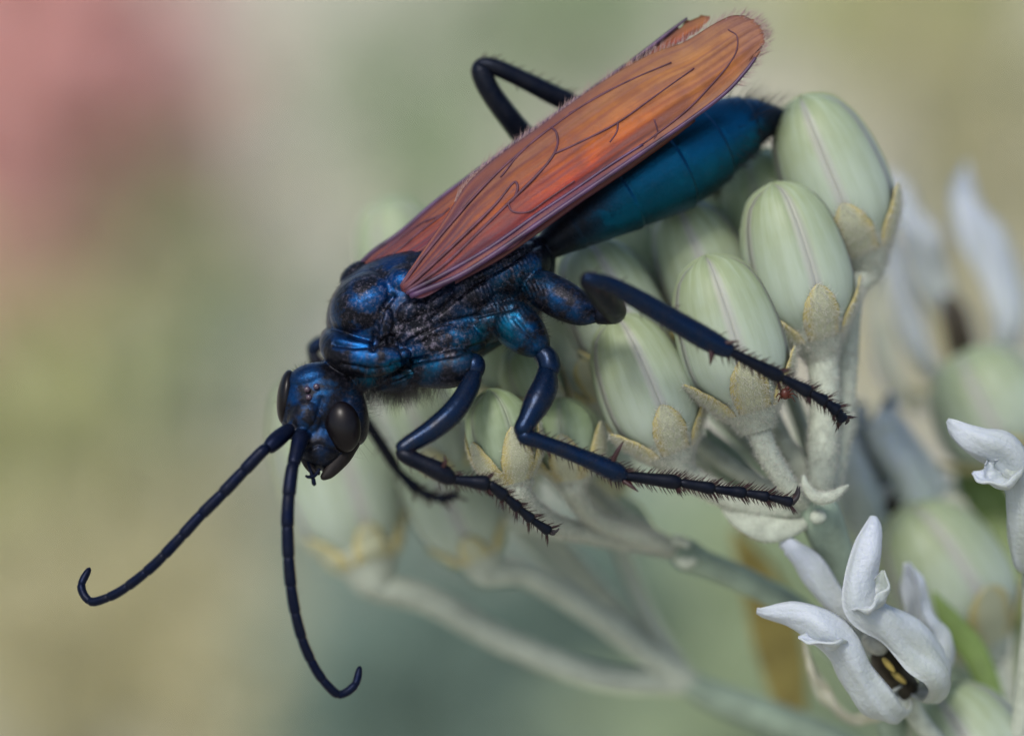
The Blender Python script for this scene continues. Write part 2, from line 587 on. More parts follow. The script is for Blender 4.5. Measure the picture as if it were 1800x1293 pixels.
shrub('leafy_shrub', 'pale olive plant behind the tip of the abdomen', 'shrub', 1560, 40, 1300, (80, 60, 50), 160, 34, 16, L_OL, 8)
shrub('leafy_shrub', 'green leafy plant low behind the white flowers', 'shrub', 1390, 1120, 600, (28, 30, 38), 160, 28, 14, L_GR, 9)
shrub('dry_shrub', 'dry tan plant behind the upper white flowers', 'shrub', 1740, 380, 1300, (80, 60, 90), 250, 32, 14, L_KH, 10)
shrub('leafy_shrub', 'grey green plant behind the wasp head and eye', 'shrub', 420, 620, 1300, (45, 60, 70), 70, 32, 14, L_TL, 11)

# ------------------------------------------------------------------ the wasp
WASP_O = P(780, 560, 0)
wasp = thing('wasp', WASP_O, 'large blue-black wasp with folded orange wings standing on the flower buds', 'wasp')


def abd_mod(s):
    m = np.ones_like(s)
    prev = 0.0
    for b in (0.13, 0.33, 0.53, 0.69, 0.84):
        m += np.where((s > prev) & (s <= b), 0.045 * ((s - prev) / (b - prev)) ** 2.0, 0) - 0.014 * np.exp(-((s - b - 0.006) / 0.006) ** 2)
        prev = b
    return m


LUMPS = [
    # thorax
    loft([(585, 612, 0, 20), (600, 605, 0, 62), (630, 592, 0, 95), (680, 572, 0, 114), (740, 552, 0, 118), (800, 528, 0, 111), (860, 500, 0, 99), (915, 472, 0, 80), (950, 452, 0, 52), (968, 443, 0, 20)], 6, 40),
    ellipsoid(650, 540, -2.2, 72, 62, 70, 25),
    ellipsoid(712, 500, -2.2, 42, 40, 62, 30),
    loft([(578, 588, -0.5, 14), (592, 610, -3, 30), (622, 627, -4.3, 33), (662, 632, -5.0, 30), (695, 628, -5.1, 22), (718, 620, -4.8, 8)], 6, 24),
    ellipsoid(652, 655, -2.6, 62, 31, 40, 12),
    ellipsoid(700, 668, -2.4, 60, 22, 45, 8),
    loft([(700, 662, -3, 15), (745, 655, -4, 27), (790, 648, -4.6, 34), (822, 640, -4.8, 27), (838, 640, -4.8, 10)], 6, 24),
    ellipsoid(775, 604, -2.9, 88, 44, 52, 14),
    ellipsoid(745, 585, -4.2, 62, 20, 26, 12),
    ellipsoid(862, 560, -2.4, 52, 40, 52, 28),
    ellipsoid(885, 482, -1.6, 88, 52, 74, 24),
    ellipsoid(830, 520, -2.6, 60, 34, 58, 24),
    ellipsoid(676, 572, -5.0, 15, 34, 16, -8),
    ellipsoid(700, 588, -4.6, 18, 24, 16, 20),
    ellipsoid(722, 545, -5.0, 30, 17, 16, 30),
    ellipsoid(768, 530, -4.9, 34, 13, 14, 32),
    ellipsoid(622, 480, 0.8, 30, 16, 28, 40),
    # hips
    loft([(880, 552, -3, 25), (900, 565, -3.7, 40), (925, 588, -4.2, 38), (945, 608, -4.3, 27), (957, 622, -4.2, 12)], 6, 24),
    loft([(925, 490, -2.5, 24), (955, 508, -3.6, 33), (990, 528, -4.5, 35), (1025, 546, -5.0, 28), (1052, 556, -5.2, 12)], 6, 24),
    # abdomen
    loft([(952, 440, 0, 18), (966, 430, 0, 27), (990, 412, 0.1, 36), (1025, 388, 0.3, 48), (1080, 352, 0.8, 63), (1130, 320, 1.3, 76), (1180, 290, 1.9, 82), (1225, 264, 2.5, 78), (1272, 237, 3.2, 66), (1318, 217, 3.9, 48), (1360, 209, 4.5, 26), (1390, 207, 5.0, 7)], 28, 48, abd_mod),
    # neck and head
    loft([(560, 680, -2, 40), (585, 662, -1.5, 34), (612, 640, -1, 34), (640, 620, 0, 40)], 6, 24),
    ellipsoid(565, 714, -3, 76, 78, 60, 10),
    ellipsoid(548, 668, -3.4, 46, 30, 40, 15),
    ellipsoid(540, 735, -4.6, 34, 42, 34, -15),
    ellipsoid(616, 722, -3.2, 30, 62, 44, 14),
    loft([(565, 765, -4.2, 48, 34), (560, 795, -4.8, 38, 30), (556, 818, -5.0, 20, 18)], 6, 24),
    loft([(585, 775, -3.6, 44, 34), (582, 802, -4.2, 32, 26), (574, 824, -4.7, 18, 16)], 6, 24),
    ellipsoid(513, 757, -5.2, 17, 15, 16, 20),
    ellipsoid(531, 765, -5.8, 14, 13, 14, 0),
]


def remeshed(vf, voxel, smooth_it):
    V, F = vf
    me = bpy.data.meshes.new('tmp')
    me.from_pydata(V.tolist(), [], [list(map(int, f)) for f in F])
    ob = bpy.data.objects.new('tmp', me)
    COL.objects.link(ob)
    md = ob.modifiers.new('r', 'REMESH')
    md.mode = 'VOXEL'
    md.voxel_size = voxel
    sm = ob.modifiers.new('s', 'SMOOTH')
    sm.factor = 0.5
    sm.iterations = smooth_it
    dg = bpy.context.evaluated_depsgraph_get()
    ev = ob.evaluated_get(dg).to_mesh()
    n = len(ev.vertices)
    co = np.empty(n * 3)
    ev.vertices.foreach_get('co', co)
    nr = np.empty(n * 3)
    ev.vertices.foreach_get('normal', nr)
    fs = [tuple(p.vertices) for p in ev.polygons]
    ob.evaluated_get(dg).to_mesh_clear()
    bpy.data.objects.remove(ob)
    bpy.data.meshes.remove(me)
    return co.reshape(-1, 3), nr.reshape(-1, 3), fs


bv, bf = join(*LUMPS)
BV, BN, BF = remeshed((bv - WASP_O, bf), 0.09, 3)
BV = BV + WASP_O
px = unP(BV)


def poly_dist(p, line):
    d = np.full(len(p), 1e9)
    for a, b in zip(line[:-1], line[1:]):
        a, b = np.array(a, float), np.array(b, float)
        t = np.clip(((p - a) @ (b - a)) / ((b - a) @ (b - a)), 0, 1)
        d = np.minimum(d, np.linalg.norm(p - (a + t[:, None] * (b - a)), axis=1))
    return d


near = (BN @ Fv) < 0.15
for line, wd, dep in (
        ([(588, 605), (620, 608), (660, 606), (690, 592)], 5, 0.28),
        ([(655, 612), (662, 575), (672, 545), (690, 520)], 5, 0.3),
        ([(700, 600), (712, 630), (722, 655)], 4, 0.25),
        ([(720, 600), (770, 570), (840, 555), (900, 540)], 4.5, 0.25),
        ([(690, 640), (740, 632), (800, 622), (850, 605)], 4.5, 0.22),
        ([(600, 640), (650, 650), (700, 645)], 4, 0.2),
        ([(760, 560), (830, 500), (900, 460), (950, 425)], 5, 0.25),
        ([(650, 690), (690, 668), (720, 655)], 4, 0.2),
        ([(535, 765), (556, 740), (566, 700)], 4, 0.12),
        ([(535, 790), (560, 780), (590, 790)], 3.5, 0.14),
        ([(905, 560), (930, 590), (940, 605)], 5, 0.14)):
    g_ = np.exp(-(poly_dist(px[:, :2], line) / wd) ** 2) * near
    BV = BV - BN * (g_ * dep)[:, None]
# fine ridges across the propodeum
q = px[:, :2] - np.array([880, 500])
al, ac = q @ np.array([0.9, -0.43]), q @ np.array([0.43, 0.9])
msk = np.exp(-(al / 75) ** 4 - (ac / 55) ** 4) * near
BV = BV + BN * (0.035 * np.sin(al * 0.9 + 0.6 * np.sin(ac * 0.15)) * msk)[:, None]


def zone(x, y, rx, ry, ang=0.0, p=2):
    c, s = math.cos(math.radians(ang)), math.sin(math.radians(ang))
    q = px[:, :2] - np.array([x, y])
    a, b = (q[:, 0] * c - q[:, 1] * s) / rx, (q[:, 0] * s + q[:, 1] * c) / ry
    return np.exp(-(np.abs(a) ** p + np.abs(b) ** p))


blue = np.clip(0.12 + zone(625, 560, 55, 60) + zone(640, 628, 80, 22, 0) + zone(680, 655, 80, 25, 10) + zone(830, 590, 70, 35, 20) + 0.8 * zone(550, 715, 55, 60)
               + zone(690, 480, 40, 30, 30) + zone(925, 590, 45, 50) + zone(920, 480, 40, 30, 20) + 0.7 * zone(1000, 530, 55, 35, -25), 0, 1)
ab = 1 / (1 + np.exp(-(px[:, 0] - 1075 + 0.3 * (px[:, 1] - 350)) / 14))
tipk = 1 / (1 + np.exp(-(px[:, 0] - 1335) / 9))
isab = (px[:, 0] > 952) & (px[:, 1] < 476)
solid = np.where(isab, np.clip(ab - tipk * 1.1, 0, 1) * 0.95, 0)
blue = np.where(isab, np.clip(0.04 + 1.7 * ab - 1.6 * tipk, 0.03, 1.6), blue)
teal = np.where(isab, 0.85, np.clip(0.15 + zone(690, 660, 90, 25, 10) + zone(860, 590, 70, 40, 20) + 0.6 * zone(910, 500, 60, 40, 20), 0, 1))
dust = np.where(isab, 0.06, 0.25 + 0.8 * zone(740, 560, 70, 35, 25) + 0.6 * zone(770, 600, 70, 25, 20) + 0.5 * zone(660, 500, 60, 40, 30) + 0.4 * zone(880, 470, 80, 40, 25)) * np.where(px[:, 0] < 600, 0.4, 1)
part('body', (BV, BF), M['cut'], wasp, attrs=dict(solid=solid, blue=blue, teal=teal, dust=dust))


# body hair: short pile, a beard under the thorax and bristles on the tail
def hair_w(c):
    p = unP(c)
    x, y = p[:, 0], p[:, 1]
    return 0.15 + 5 * np.exp(-((x - 690) / 70) ** 2 - ((y - 685) / 22) ** 2) + 1.2 * np.exp(-((x - 860) / 90) ** 2 - ((y - 520) / 60) ** 2) \
        + 1.5 * np.exp(-((x - 960) / 60) ** 2 - ((y - 560) / 40) ** 2) + 0.8 * np.exp(-((x - 560) / 60) ** 2 - ((y - 650) / 30) ** 2)


step = max(1, len(BF) // 120000)
hp, hn = samples((BV, BF), 5200, hair_w)
hq = unP(hp)
hl = np.where((hq[:, 1] > 640) & (hq[:, 0] > 610) & (hq[:, 0] < 780), 1.5, 0.45) * RNG.uniform(0.6, 1.3, len(hp))
hl = np.where((hq[:, 0] > 960) & (hq[:, 0] < 1300), 0.25, hl)
part('body_hair', cones(hp, hn + RNG.normal(size=hn.shape) * 0.25 - Uv * 0.15, hl, 0.010, RNG.normal(size=hn.shape) * 0.12), M['hair'], wasp)['kind'] = 'stuff'
tp, tn = samples((BV, BF), 420, lambda c: np.exp(-((unP(c)[:, 0] - 1345) / 45) ** 2))
part('tail_bristles', cones(tp, tn + Rv * 0.5, RNG.uniform(0.5, 2.1, len(tp)) * np.where(tn @ Uv < 0.25, 0.35, 1.0), 0.022, Rv[None] * 0.2 + RNG.normal(size=tn.shape) * 0.08), M['hair'], wasp)['kind'] = 'stuff'

# eyes, ocelli, mouthparts
part('compound_eye', ellipsoid(602, 750, -5.15, 32, 45, 24, 8, 40, 28, -10), M['eye'], wasp)
part('compound_eye', ellipsoid(504, 698, -3.2, 17, 48, 34, -6, 40, 28), M['eye'], wasp)
for x, y in ((540, 684), (556, 679), (543, 698)):
    part('ocellus', ellipsoid(x, y, -5.55, 5.5, 5.5, 5.5), M['ocel'], wasp)
part('mandible', loft([(620, 776, -3.4, 14, 18), (603, 798, -4.3, 17, 16), (590, 815, -4.8, 15, 13), (577, 831, -5.2, 11, 9), (566, 840, -5.4, 5)], 6, 16), M['mand'], wasp)
part('mandible', loft([(535, 800, -4.6, 9), (541, 815, -5.3, 8), (551, 828, -5.6, 6), (562, 832, -5.7, 3)], 6, 14), M['mand'], wasp)
for rows in ([(540, 808, -5.4, 3), (546, 828, -5.9, 3), (550, 840, -6, 3.5), (552, 850, -6, 4), (552, 853, -6, 2)],
             [(562, 824, -5.8, 3), (553, 836, -6.1, 3), (543, 838, -6.2, 3.2), (537, 836, -6.2, 2)]):
    part('palp', loft(rows, 5, 10), M['ant'], wasp)


def seg_tube(rows, flare=1.0):
    return loft(rows, 6, 16)


def antenna(scape, path, r0, r1, nseg):
    a = part('antenna', loft(scape, 6, 18), M['ant'], wasp)
    c = cat_rom(path, 40)
    C = np.array([P(*r) for r in c])
    s = np.r_[0, np.cumsum(np.linalg.norm(np.diff(C, axis=0), axis=1))]
    L = s[-1]
    w = np.r_[0.16, np.linspace(1.25, 0.75, nseg - 1)]
    e = np.r_[0, np.cumsum(w) / w.sum()] * L
    for i in range(nseg):
        f = np.linspace(e[i] - 0.06, e[i + 1] + 0.06, 9).clip(0, L)
        Q = np.stack([np.interp(f, s, C[:, k]) for k in range(3)], 1)
        base = r0 + (r1 - r0) * (f / L) ** 1.3
        b = np.linspace(0, 1, 9)
        base = base * (0.88 + 0.16 * np.sqrt(b)) * np.where(b > 0.97, 0.82, 1)
        if i == 0:
            base = base * 0.85
        if i == nseg - 1:
            base = base * np.sqrt(np.clip(1.05 - b ** 3, 0.05, 1))
        part('segment', tube(Q, base * K, base * K, 14), M['ant'], a)


antenna([(512, 752, -5.4, 8), (504, 758, -6, 13), (485, 774, -6.8, 15), (472, 787, -7.3, 12), (468, 791, -7.4, 5)],
        [(471, 787, -7.3), (458, 796, -7.8), (390, 868, -8), (350, 908, -8), (310, 952, -8), (268, 995, -7.6), (220, 1033, -7), (186, 1051, -6.5), (158, 1056, -6), (143, 1030, -5.5), (158, 997, -5)], 11.2, 7, 12)
antenna([(533, 762, -5.8, 8), (528, 770, -6.5, 14), (522, 792, -7.3, 13), (516, 814, -8, 11), (514, 820, -8.2, 5)],
        [(516, 813, -8), (512, 832, -8.6), (506, 890, -9.3), (506, 950, -9.5), (510, 1015, -9.5), (519, 1075, -9.2), (534, 1130, -8.8), (556, 1177, -8.3), (578, 1206, -8), (598, 1220, -7.6), (624, 1203, -7.2), (633, 1170, -6.8)], 12, 7, 12)


def spines(rows, n, ln, side, both=False, rad=0.06, ang=0.75, lo=0.05, hi=0.98, jit=0.25, toward=0.25):
    """a row of slanted spines down one side (+1: image-clockwise side) of a limb"""
    c = cat_rom([tuple(r[:4]) for r in rows], 12)
    C = np.array([P(*r[:3]) for r in c])
    T, _, _ = frames(C)
    i = np.linspace(lo, hi, n) * (len(C) - 1) + RNG.normal(size=n) * 0.3
    i = np.clip(np.round(i).astype(int), 0, len(C) - 1)
    S = np.cross(T[i], Fv) * side
    S = S / (np.linalg.norm(S, axis=1)[:, None] + 1e-9) - Fv * RNG.uniform(-toward, toward * 2, (n, 1))
    S /= np.linalg.norm(S, axis=1)[:, None]
    base = C[i] + S * (c[i, 3:4] * K * 0.9)
    D = S * ang + T[i] * (1 - ang * 0.5) + RNG.normal(size=S.shape) * jit * 0.3
    return cones(base, D, ln * RNG.uniform(0.6, 1.25, n), rad)


def leg(femur, tibia, tarsi, claws, mats=('leg', 'leg', 'legd'), sp=(14, 14), tarsal=6, spur=(), troch=None):
    f = part('leg', loft(([*troch] if troch else []) + femur if False else femur, 7, 20), M[mats[0]], wasp)
    if troch:
        part('trochanter', loft(troch, 6, 18), M[mats[0]], f)
    part('tibia', loft(tibia, 7, 18), M[mats[1]], f)
    sets = []
    if sp[0]:
        sets.append(spines(tibia, sp[0], 0.8, 1, lo=0.12))
    if sp[1]:
        sets.append(spines(tibia, sp[1], 0.8, -1, lo=0.12))
    for a, b in zip(tarsi[:-1], tarsi[1:]):
        mid = tuple((np.array(a) + np.array(b)) / 2)
        rows = [(*a[:3], a[3] * 0.6), (*(0.85 * np.array(a[:3]) + 0.15 * np.array(b[:3])), a[3] * 0.75), (*mid[:3], mid[3] * 0.92),
                (*(0.12 * np.array(a[:3]) + 0.88 * np.array(b[:3])), b[3] * 1.18), (*b[:3], b[3] * 0.75)]
        part('tarsus_segment', loft(rows, 4, 14), M[mats[2]], f)
        ln = math.dist(a[:2], b[:2])
        k = max(5, int(tarsal * ln / 34))
        sets += [spines(rows, k, 0.72, 1, lo=0.1), spines(rows, k, 0.72, -1, lo=0.1), spines(rows, 4, 0.9, 1, lo=0.86, hi=0.97), spines(rows, 4, 0.9, -1, lo=0.86, hi=0.97)]
    pile = [loft(femur, 7, 20), loft(tibia, 7, 18)]
    hp_, hn_ = samples(join(*pile), 700)
    sets.append(cones(hp_, hn_ + RNG.normal(size=hn_.shape) * 0.3 + Rv * 0.2, RNG.uniform(0.12, 0.32, 700), 0.010))
    for rows in claws:
        part('claw', loft(rows, 6, 10), M['hair'], f)
    for rows in spur:
        part('spur', loft(rows, 6, 10), M['spine'], f)
    if sets:
        part('spines', join(*sets), M['spine'], f)['kind'] = 'stuff'
    return f


# near fore leg
leg([(834, 652, -5, 15), (824, 682, -6, 18), (800, 720, -7, 20), (762, 754, -7.6, 19), (724, 778, -8, 16), (706, 790, -8.2, 14), (702, 793, -8.2, 8)],
    [(701, 790, -8.2, 9), (712, 800, -8.3, 14), (742, 814, -8.3, 15), (775, 830, -8.2, 17), (792, 842, -8.1, 13), (796, 845, -8, 6)],
    [(792, 842, -8.1, 11), (860, 850, -7.6, 12), (888, 872, -7, 10), (912, 893, -6.4, 9), (935, 913, -5.8, 8.5), (966, 934, -5, 8)],
    [[(964, 932, -5, 4), (976, 934, -5, 3), (983, 928, -5, 1)], [(964, 934, -5, 4), (973, 938, -5.4, 3), (976, 932, -5.6, 1)]],
    sp=(9, 6), spur=[[(778, 822, -8.6, 4.5), (783, 812, -8.9, 3.5), (781, 800, -9, 1)]], mats=('leg', 'legd', 'legd'),
    troch=[(826, 634, -4.6, 14), (834, 640, -4.9, 19), (833, 655, -5.1, 17), (832, 662, -5.2, 12)])
# near middle leg
leg([(962, 648, -4.8, 16), (958, 678, -5.6, 23), (944, 708, -6.3, 24), (928, 738, -6.9, 18), (918, 756, -7.2, 16), (914, 766, -7.3, 9)],
    [(912, 762, -7.2, 9), (925, 768, -7.2, 14), (965, 781, -7, 13), (1030, 806, -6.6, 15), (1080, 828, -6.3, 18), (1100, 838, -6.1, 10)],
    [(1092, 835, -6.2, 12), (1196, 848, -5.6, 11), (1256, 859, -5.2, 9.5), (1311, 866, -4.8, 9), (1351, 873, -4.5, 8.5), (1393, 883, -4.1, 8)],
    [[(1391, 884, -4.1, 6), (1402, 872, -4.2, 4), (1406, 855, -4.3, 1)], [(1392, 882, -4.1, 6), (1400, 868, -3.6, 4), (1402, 854, -3.3, 1)]],
    sp=(20, 32), tarsal=9, spur=[[(1076, 812, -6.6, 5), (1086, 792, -6.9, 4), (1096, 775, -7, 0.8)], [(1096, 845, -6.4, 4), (1112, 856, -6.6, 3), (1122, 864, -6.7, 0.8)]],
    troch=[(945, 612, -4.3, 16), (962, 630, -4.6, 20), (966, 648, -4.9, 19), (964, 658, -5, 12)])
# near hind leg, knee bent towards the lens
leg([(1050, 556, -5.2, 14), (1080, 550, -6, 19), (1072, 535, -8, 22), (1052, 512, -10.2, 21), (1036, 494, -12, 17), (1030, 488, -12.6, 10)],
    [(1028, 488, -12.5, 9), (1042, 492, -12.3, 13), (1070, 499, -11.7, 14), (1112, 521, -10.8, 17), (1180, 560, -9.8, 19), (1242, 596, -9.2, 20), (1278, 614, -8.9, 15), (1286, 618, -8.8, 8)],
    [(1276, 614, -8.9, 11), (1375, 664, -7.8, 10.5), (1424, 690, -7.1, 10), (1452, 706, -6.7, 9.5), (1472, 722, -6.3, 10), (1482, 738, -5.8, 9)],
    [[(1480, 734, -5.8, 6), (1490, 738, -5.6, 4), (1486, 746, -5.4, 1)], [(1478, 736, -5.8, 6), (1474, 746, -5.5, 4), (1470, 742, -5.3, 1)]],
    sp=(5, 13), tarsal=8, spur=[[(1248, 610, -9.4, 5), (1250, 628, -9.5, 4), (1248, 642, -9.4, 0.8)], [(1270, 604, -9.4, 4), (1286, 601, -9.6, 3), (1300, 600, -9.7, 0.8)]],
    mats=('legd', 'leg', 'legd'))
# far legs
leg([(960, 285, 4.4, 18), (930, 250, 3.8, 21), (900, 214, 3, 20), (866, 168, 2.4, 19), (850, 138, 2.2, 19), (845, 120, 2.2, 17), (848, 110, 2.2, 8)],
    [(834, 118, 2.2, 7), (848, 113, 2.2, 12), (872, 119, 2.2, 15), (920, 141, 2.5, 16), (970, 166, 3, 18), (1015, 189, 3.8, 18), (1085, 232, 7, 14), (1100, 242, 8, 7)],
    [(1092, 238, 8.2, 10), (1160, 280, 9.4, 10), (1215, 310, 10, 9), (1262, 330, 10, 9)], [], sp=(20, 4), mats=('legd', 'legd', 'legd'))
leg([(640, 620, 3.6, 14), (600, 604, 5, 14), (570, 602, 5.6, 13), (553, 612, 5.8, 13), (550, 626, 5.8, 8)],
    [(550, 622, 5.8, 9), (560, 640, 5.8, 12), (600, 690, 6, 11), (648, 748, 6.4, 10), (690, 812, 6.8, 10), (702, 832, 6.8, 6)],
    [(698, 826, 6.8, 9), (735, 862, 6.4, 9), (758, 873, 6.2, 8), (784, 877, 6.2, 8), (806, 868, 6.2, 5)], [], sp=(4, 4), mats=('leg', 'legd', 'legd'), tarsal=4)
leg([(800, 560, 4, 16), (790, 500, 8, 18), (800, 440, 11, 17), (806, 428, 11.4, 9)],
    [(804, 430, 11.4, 9), (840, 470, 11.6, 13), (900, 520, 11.4, 13), (915, 530, 11.4, 7)],
    [(912, 528, 11.4, 9), (960, 560, 10.5, 8), (1000, 575, 9.5, 8)], [], sp=(0, 0), mats=('legd', 'legd', 'legd'))


# ------------------------------------------------------------------ wings
def resample(rows, n):
    c = cat_rom(rows, 16)
    s = np.r_[0, np.cumsum(np.linalg.norm(np.diff(c[:, :2], axis=0), axis=1))]
    f = np.linspace(0, s[-1], n)
    return np.stack([np.interp(f, s, c[:, k]) for k in range(c.shape[1])], 1)


def wing_grid(lower, upper, nu=90, nv=40, bulge=0.7, pleat=0.10, seed=0):
    lo, up = resample(lower, nu), resample(upper, nu)
    r = np.random.default_rng(seed)
    v = np.linspace(0, 1, nv)
    u = np.linspace(0, 1, nu)
    G = lo[:, None] * (1 - v)[None, :, None] + up[:, None] * v[None, :, None]
    env = np.sin(np.pi * np.clip(u, 0.02, 0.98))[:, None] ** 0.5
    G[..., 2] -= bulge * np.sin(np.pi * v)[None] * env
    ph = r.uniform(0, 6, 4)
    G[..., 2] += pleat * env * (np.sin(v * 22 + ph[0] + 1.5 * np.sin(u * 4 + ph[1])[:, None]) + 0.6 * np.sin(v * 41 + ph[2] + 2 * np.sin(u * 3 + ph[3])[:, None]))
    return G


def wing(name, G, mat, th=0.035):
    nu, nv = G.shape[:2]
    A = np.array([P(*q) for q in G.reshape(-1, 3)])
    V = np.vstack([A, A + Fv * th])
    u, v = np.meshgrid(np.linspace(0, 1, nu), np.linspace(0, 1, nv), indexing='ij')
    uv = np.stack([u.ravel(), v.ravel()], 1)
    uv = np.vstack([uv, uv])
    F = []
    n = nu * nv
    for i in range(nu - 1):
        for j in range(nv - 1):
            a = i * nv + j
            F.append((a, a + nv, a + nv + 1, a + 1))
            F.append((n + a, n + a + 1, n + a + nv + 1, n + a + nv))
    rim = [i * nv for i in range(nu)] + [(nu - 1) * nv + j for j in range(1, nv)] + [i * nv + nv - 1 for i in range(nu - 2, -1, -1)] + [j for j in range(nv - 2, 0, -1)]
    for a, b in zip(rim, rim[1:] + rim[:1]):
        F.append((a, b, n + b, n + a))
    return part(name, (V, F), mat, wasp, uv=uv)


def on_wing(G, pts, lift=0.0):
    flat = G.reshape(-1, 3)
    out = []
    for x, y in pts:
        k = np.argmin((flat[:, 0] - x) ** 2 + (flat[:, 1] - y) ** 2)
        out.append((x, y, flat[k, 2] - lift))
    return out


def vein(G, pts, r, parent, mat='vein', r1=None):
    c = cat_rom(pts, 8)
    w = on_wing(G, c, 0.02)
    rr = np.linspace(r, r if r1 is None else r1, len(w)) * (0.95 if mat == 'vein' else 1)
    d = np.array([q[2] for q in w])
    d = np.convolve(np.pad(d, 3, 'edge'), np.ones(7) / 7, 'valid')
    C = np.array([P(x, y, z) for (x, y, _), z in zip(w, d)])
    part('vein', tube(C, rr * K, rr * K, 8), M[mat], parent)


lowerA = [(706, 512, -5.9), (740, 524, -6.2), (800, 492, -6.4), (862, 455, -6.3), (905, 432, -6.2), (945, 398, -6.0), (1000, 360, -5.8), (1100, 292, -5.2), (1200, 224, -4.4), (1275, 168, -3.8), (1312, 128, -3.5), (1330, 100, -3.4)]
upperA = [(703, 500, -5.9), (735, 452, -5.0), (782, 384, -4.2), (822, 322, -3.2), (878, 272, -2.8), (935, 232, -2.5), (1003, 182, -2.4), (1065, 140, -2.3), (1140, 97, -2.3), (1200, 75, -2.4), (1255, 42, -2.6), (1284, 28, -2.8), (1302, 27, -3.0)]
GA = wing_grid(lowerA, upperA, bulge=0.8, seed=1)
ue = np.clip((np.linspace(0, 1, GA.shape[0]) - 0.86) / 0.14, 0, 1)[:, None] ** 1.5 * np.sin(np.pi * np.linspace(0, 1, GA.shape[1]))[None] ** 0.7
GA[..., 0] += 25 * ue
GA[..., 1] -= 9 * ue
GA[-8:, :, 0] += (np.linspace(0, 1, 8)[:, None] * RNG.normal(size=(1, GA.shape[1])) * 2.0)
wa = wing('wing', GA, M['wing'])
wa['label'] = 'orange forewing lying on top with dark violet leading edge'
for pts, r, r1, m in (
        ([(722, 520), (800, 488), (862, 451), (945, 394), (1000, 356), (1100, 288), (1200, 220), (1272, 166), (1310, 126), (1328, 102)], 5.5, 3, 'costa'),
        ([(715, 515), (780, 482), (860, 436), (940, 380), (1000, 340), (1070, 292), (1130, 254)], 4.5, 2.5, 'costa'),
        ([(712, 508), (775, 452), (830, 400), (872, 358), (898, 326)], 3.6, 2.2, 'vein'),
        ([(898, 326), (906, 320), (910, 330), (903, 350), (893, 358)], 2.6, 2.4, 'vein'),
        ([(714, 512), (780, 466), (840, 410), (893, 358), (940, 312), (968, 280), (980, 255), (978, 234), (970, 224)], 3.4, 2.2, 'vein'),
        ([(970, 224), (940, 246), (905, 280), (880, 312)], 2.4, 2.0, 'vein'),
        ([(706, 502), (748, 446), (800, 384), (850, 328), (905, 276), (970, 224), (1040, 176), (1110, 140), (1180, 110)], 3.4, 1.4, 'vein'),
        ([(975, 270), (1020, 250), (1085, 216), (1150, 170), (1220, 120)], 2.4, 1.2, 'vein'),
        ([(1086, 216), (1084, 232), (1072, 250)], 2.0, 1.4, 'vein'),
        ([(893, 358), (902, 372), (930, 372), (960, 352), (1010, 318)], 2.2, 1.4, 'vein'),
        ([(1000, 200), (1080, 155), (1150, 122)], 1.8, 1.0, 'vein'),
        ([(1130, 254), (1200, 200), (1250, 150), (1290, 100), (1296, 66), (1280, 52)], 2.0, 1.2, 'vein'),
        ([(1150, 210), (1156, 232), (1150, 244)], 1.6, 1.2, 'vein')):
    vein(GA, pts, r, wa, m, r1)

lowerB = [(640, 492, 0.2), (690, 470, -1.6), (745, 440, -2.4), (800, 400, -2.4), (880, 340, -1.8), (960, 285, -1.4), (1060, 215, -1.2), (1140, 155, -1.1), (1180, 110, -1.1), (1192, 76, -1.1)]
upperB = [(612, 484, 0.8), (652, 442, 0.6), (700, 408, 0.6), (760, 356, 0.6), (815, 314, 0.6), (880, 266, 0.5), (950, 216, 0.4), (1030, 160, 0.2), (1100, 112, 0), (1150, 82, -0.4), (1192, 76, -1.1)]
GB = wing_grid(lowerB, upperB, 70, 24, bulge=0.5, seed=2)
wb = wing('wing', GB, M['wing'])
wb['label'] = 'orange forewing folded beneath the other with a torn tip'
vein(GB, [(616, 484), (654, 444), (702, 410), (762, 358), (817, 316), (882, 268), (952, 218), (1032, 162), (1100, 114)], 5, wb, 'costa', 3)
vein(GB, [(650, 480), (700, 440), (745, 402), (782, 376)], 3, wb, 'vein', 2)
vein(GB, [(640, 476), (690, 430), (735, 396), (775, 378), (790, 366)], 3, wb, 'vein', 2)
# the torn end of the far wing: its broken edge vein and a ragged shred of membrane
Gs = wing_grid([(1120, 118, -0.8), (1160, 98, -0.8), (1192, 80, -0.8), (1220, 60, -0.8), (1238, 48, -0.8), (1248, 32, -0.8)],
               [(1120, 104, -0.7), (1156, 76, -0.7), (1186, 52, -0.7), (1210, 38, -0.7), (1232, 30, -0.7), (1248, 28, -0.7)], 30, 6, 0.1, 0.04, 5)
Gs[:, 0, 0] += RNG.normal(size=30) * 2.5
Gs[:, 0, 1] += RNG.normal(size=30) * 2.5
Gs[12:-2, -1, 1] += RNG.normal(size=16) * 2.5
ws = wing('wing_shred', Gs, M['wing'])
part('vein', loft([(1110, 108, -0.9, 4), (1150, 78, -0.9, 4), (1180, 54, -0.9, 3.5), (1208, 32, -0.9, 2)], 6, 8), M['costa'], ws)
# hind wing showing under the leading edge
GH = wing_grid([(800, 500, -5.3), (880, 456, -5.2), (950, 408, -5.0), (1020, 358, -4.6), (1100, 304, -4.1), (1170, 254, -3.4), (1222, 214, -2.9)],
               [(800, 470, -5.2), (870, 420, -5.0), (940, 370, -4.6), (1010, 322, -4.2), (1090, 268, -3.6), (1160, 220, -3.0), (1222, 200, -2.6)], 50, 14, 0.1, 0.05, 3)
wing('hind_wing', GH, M['hwing'])
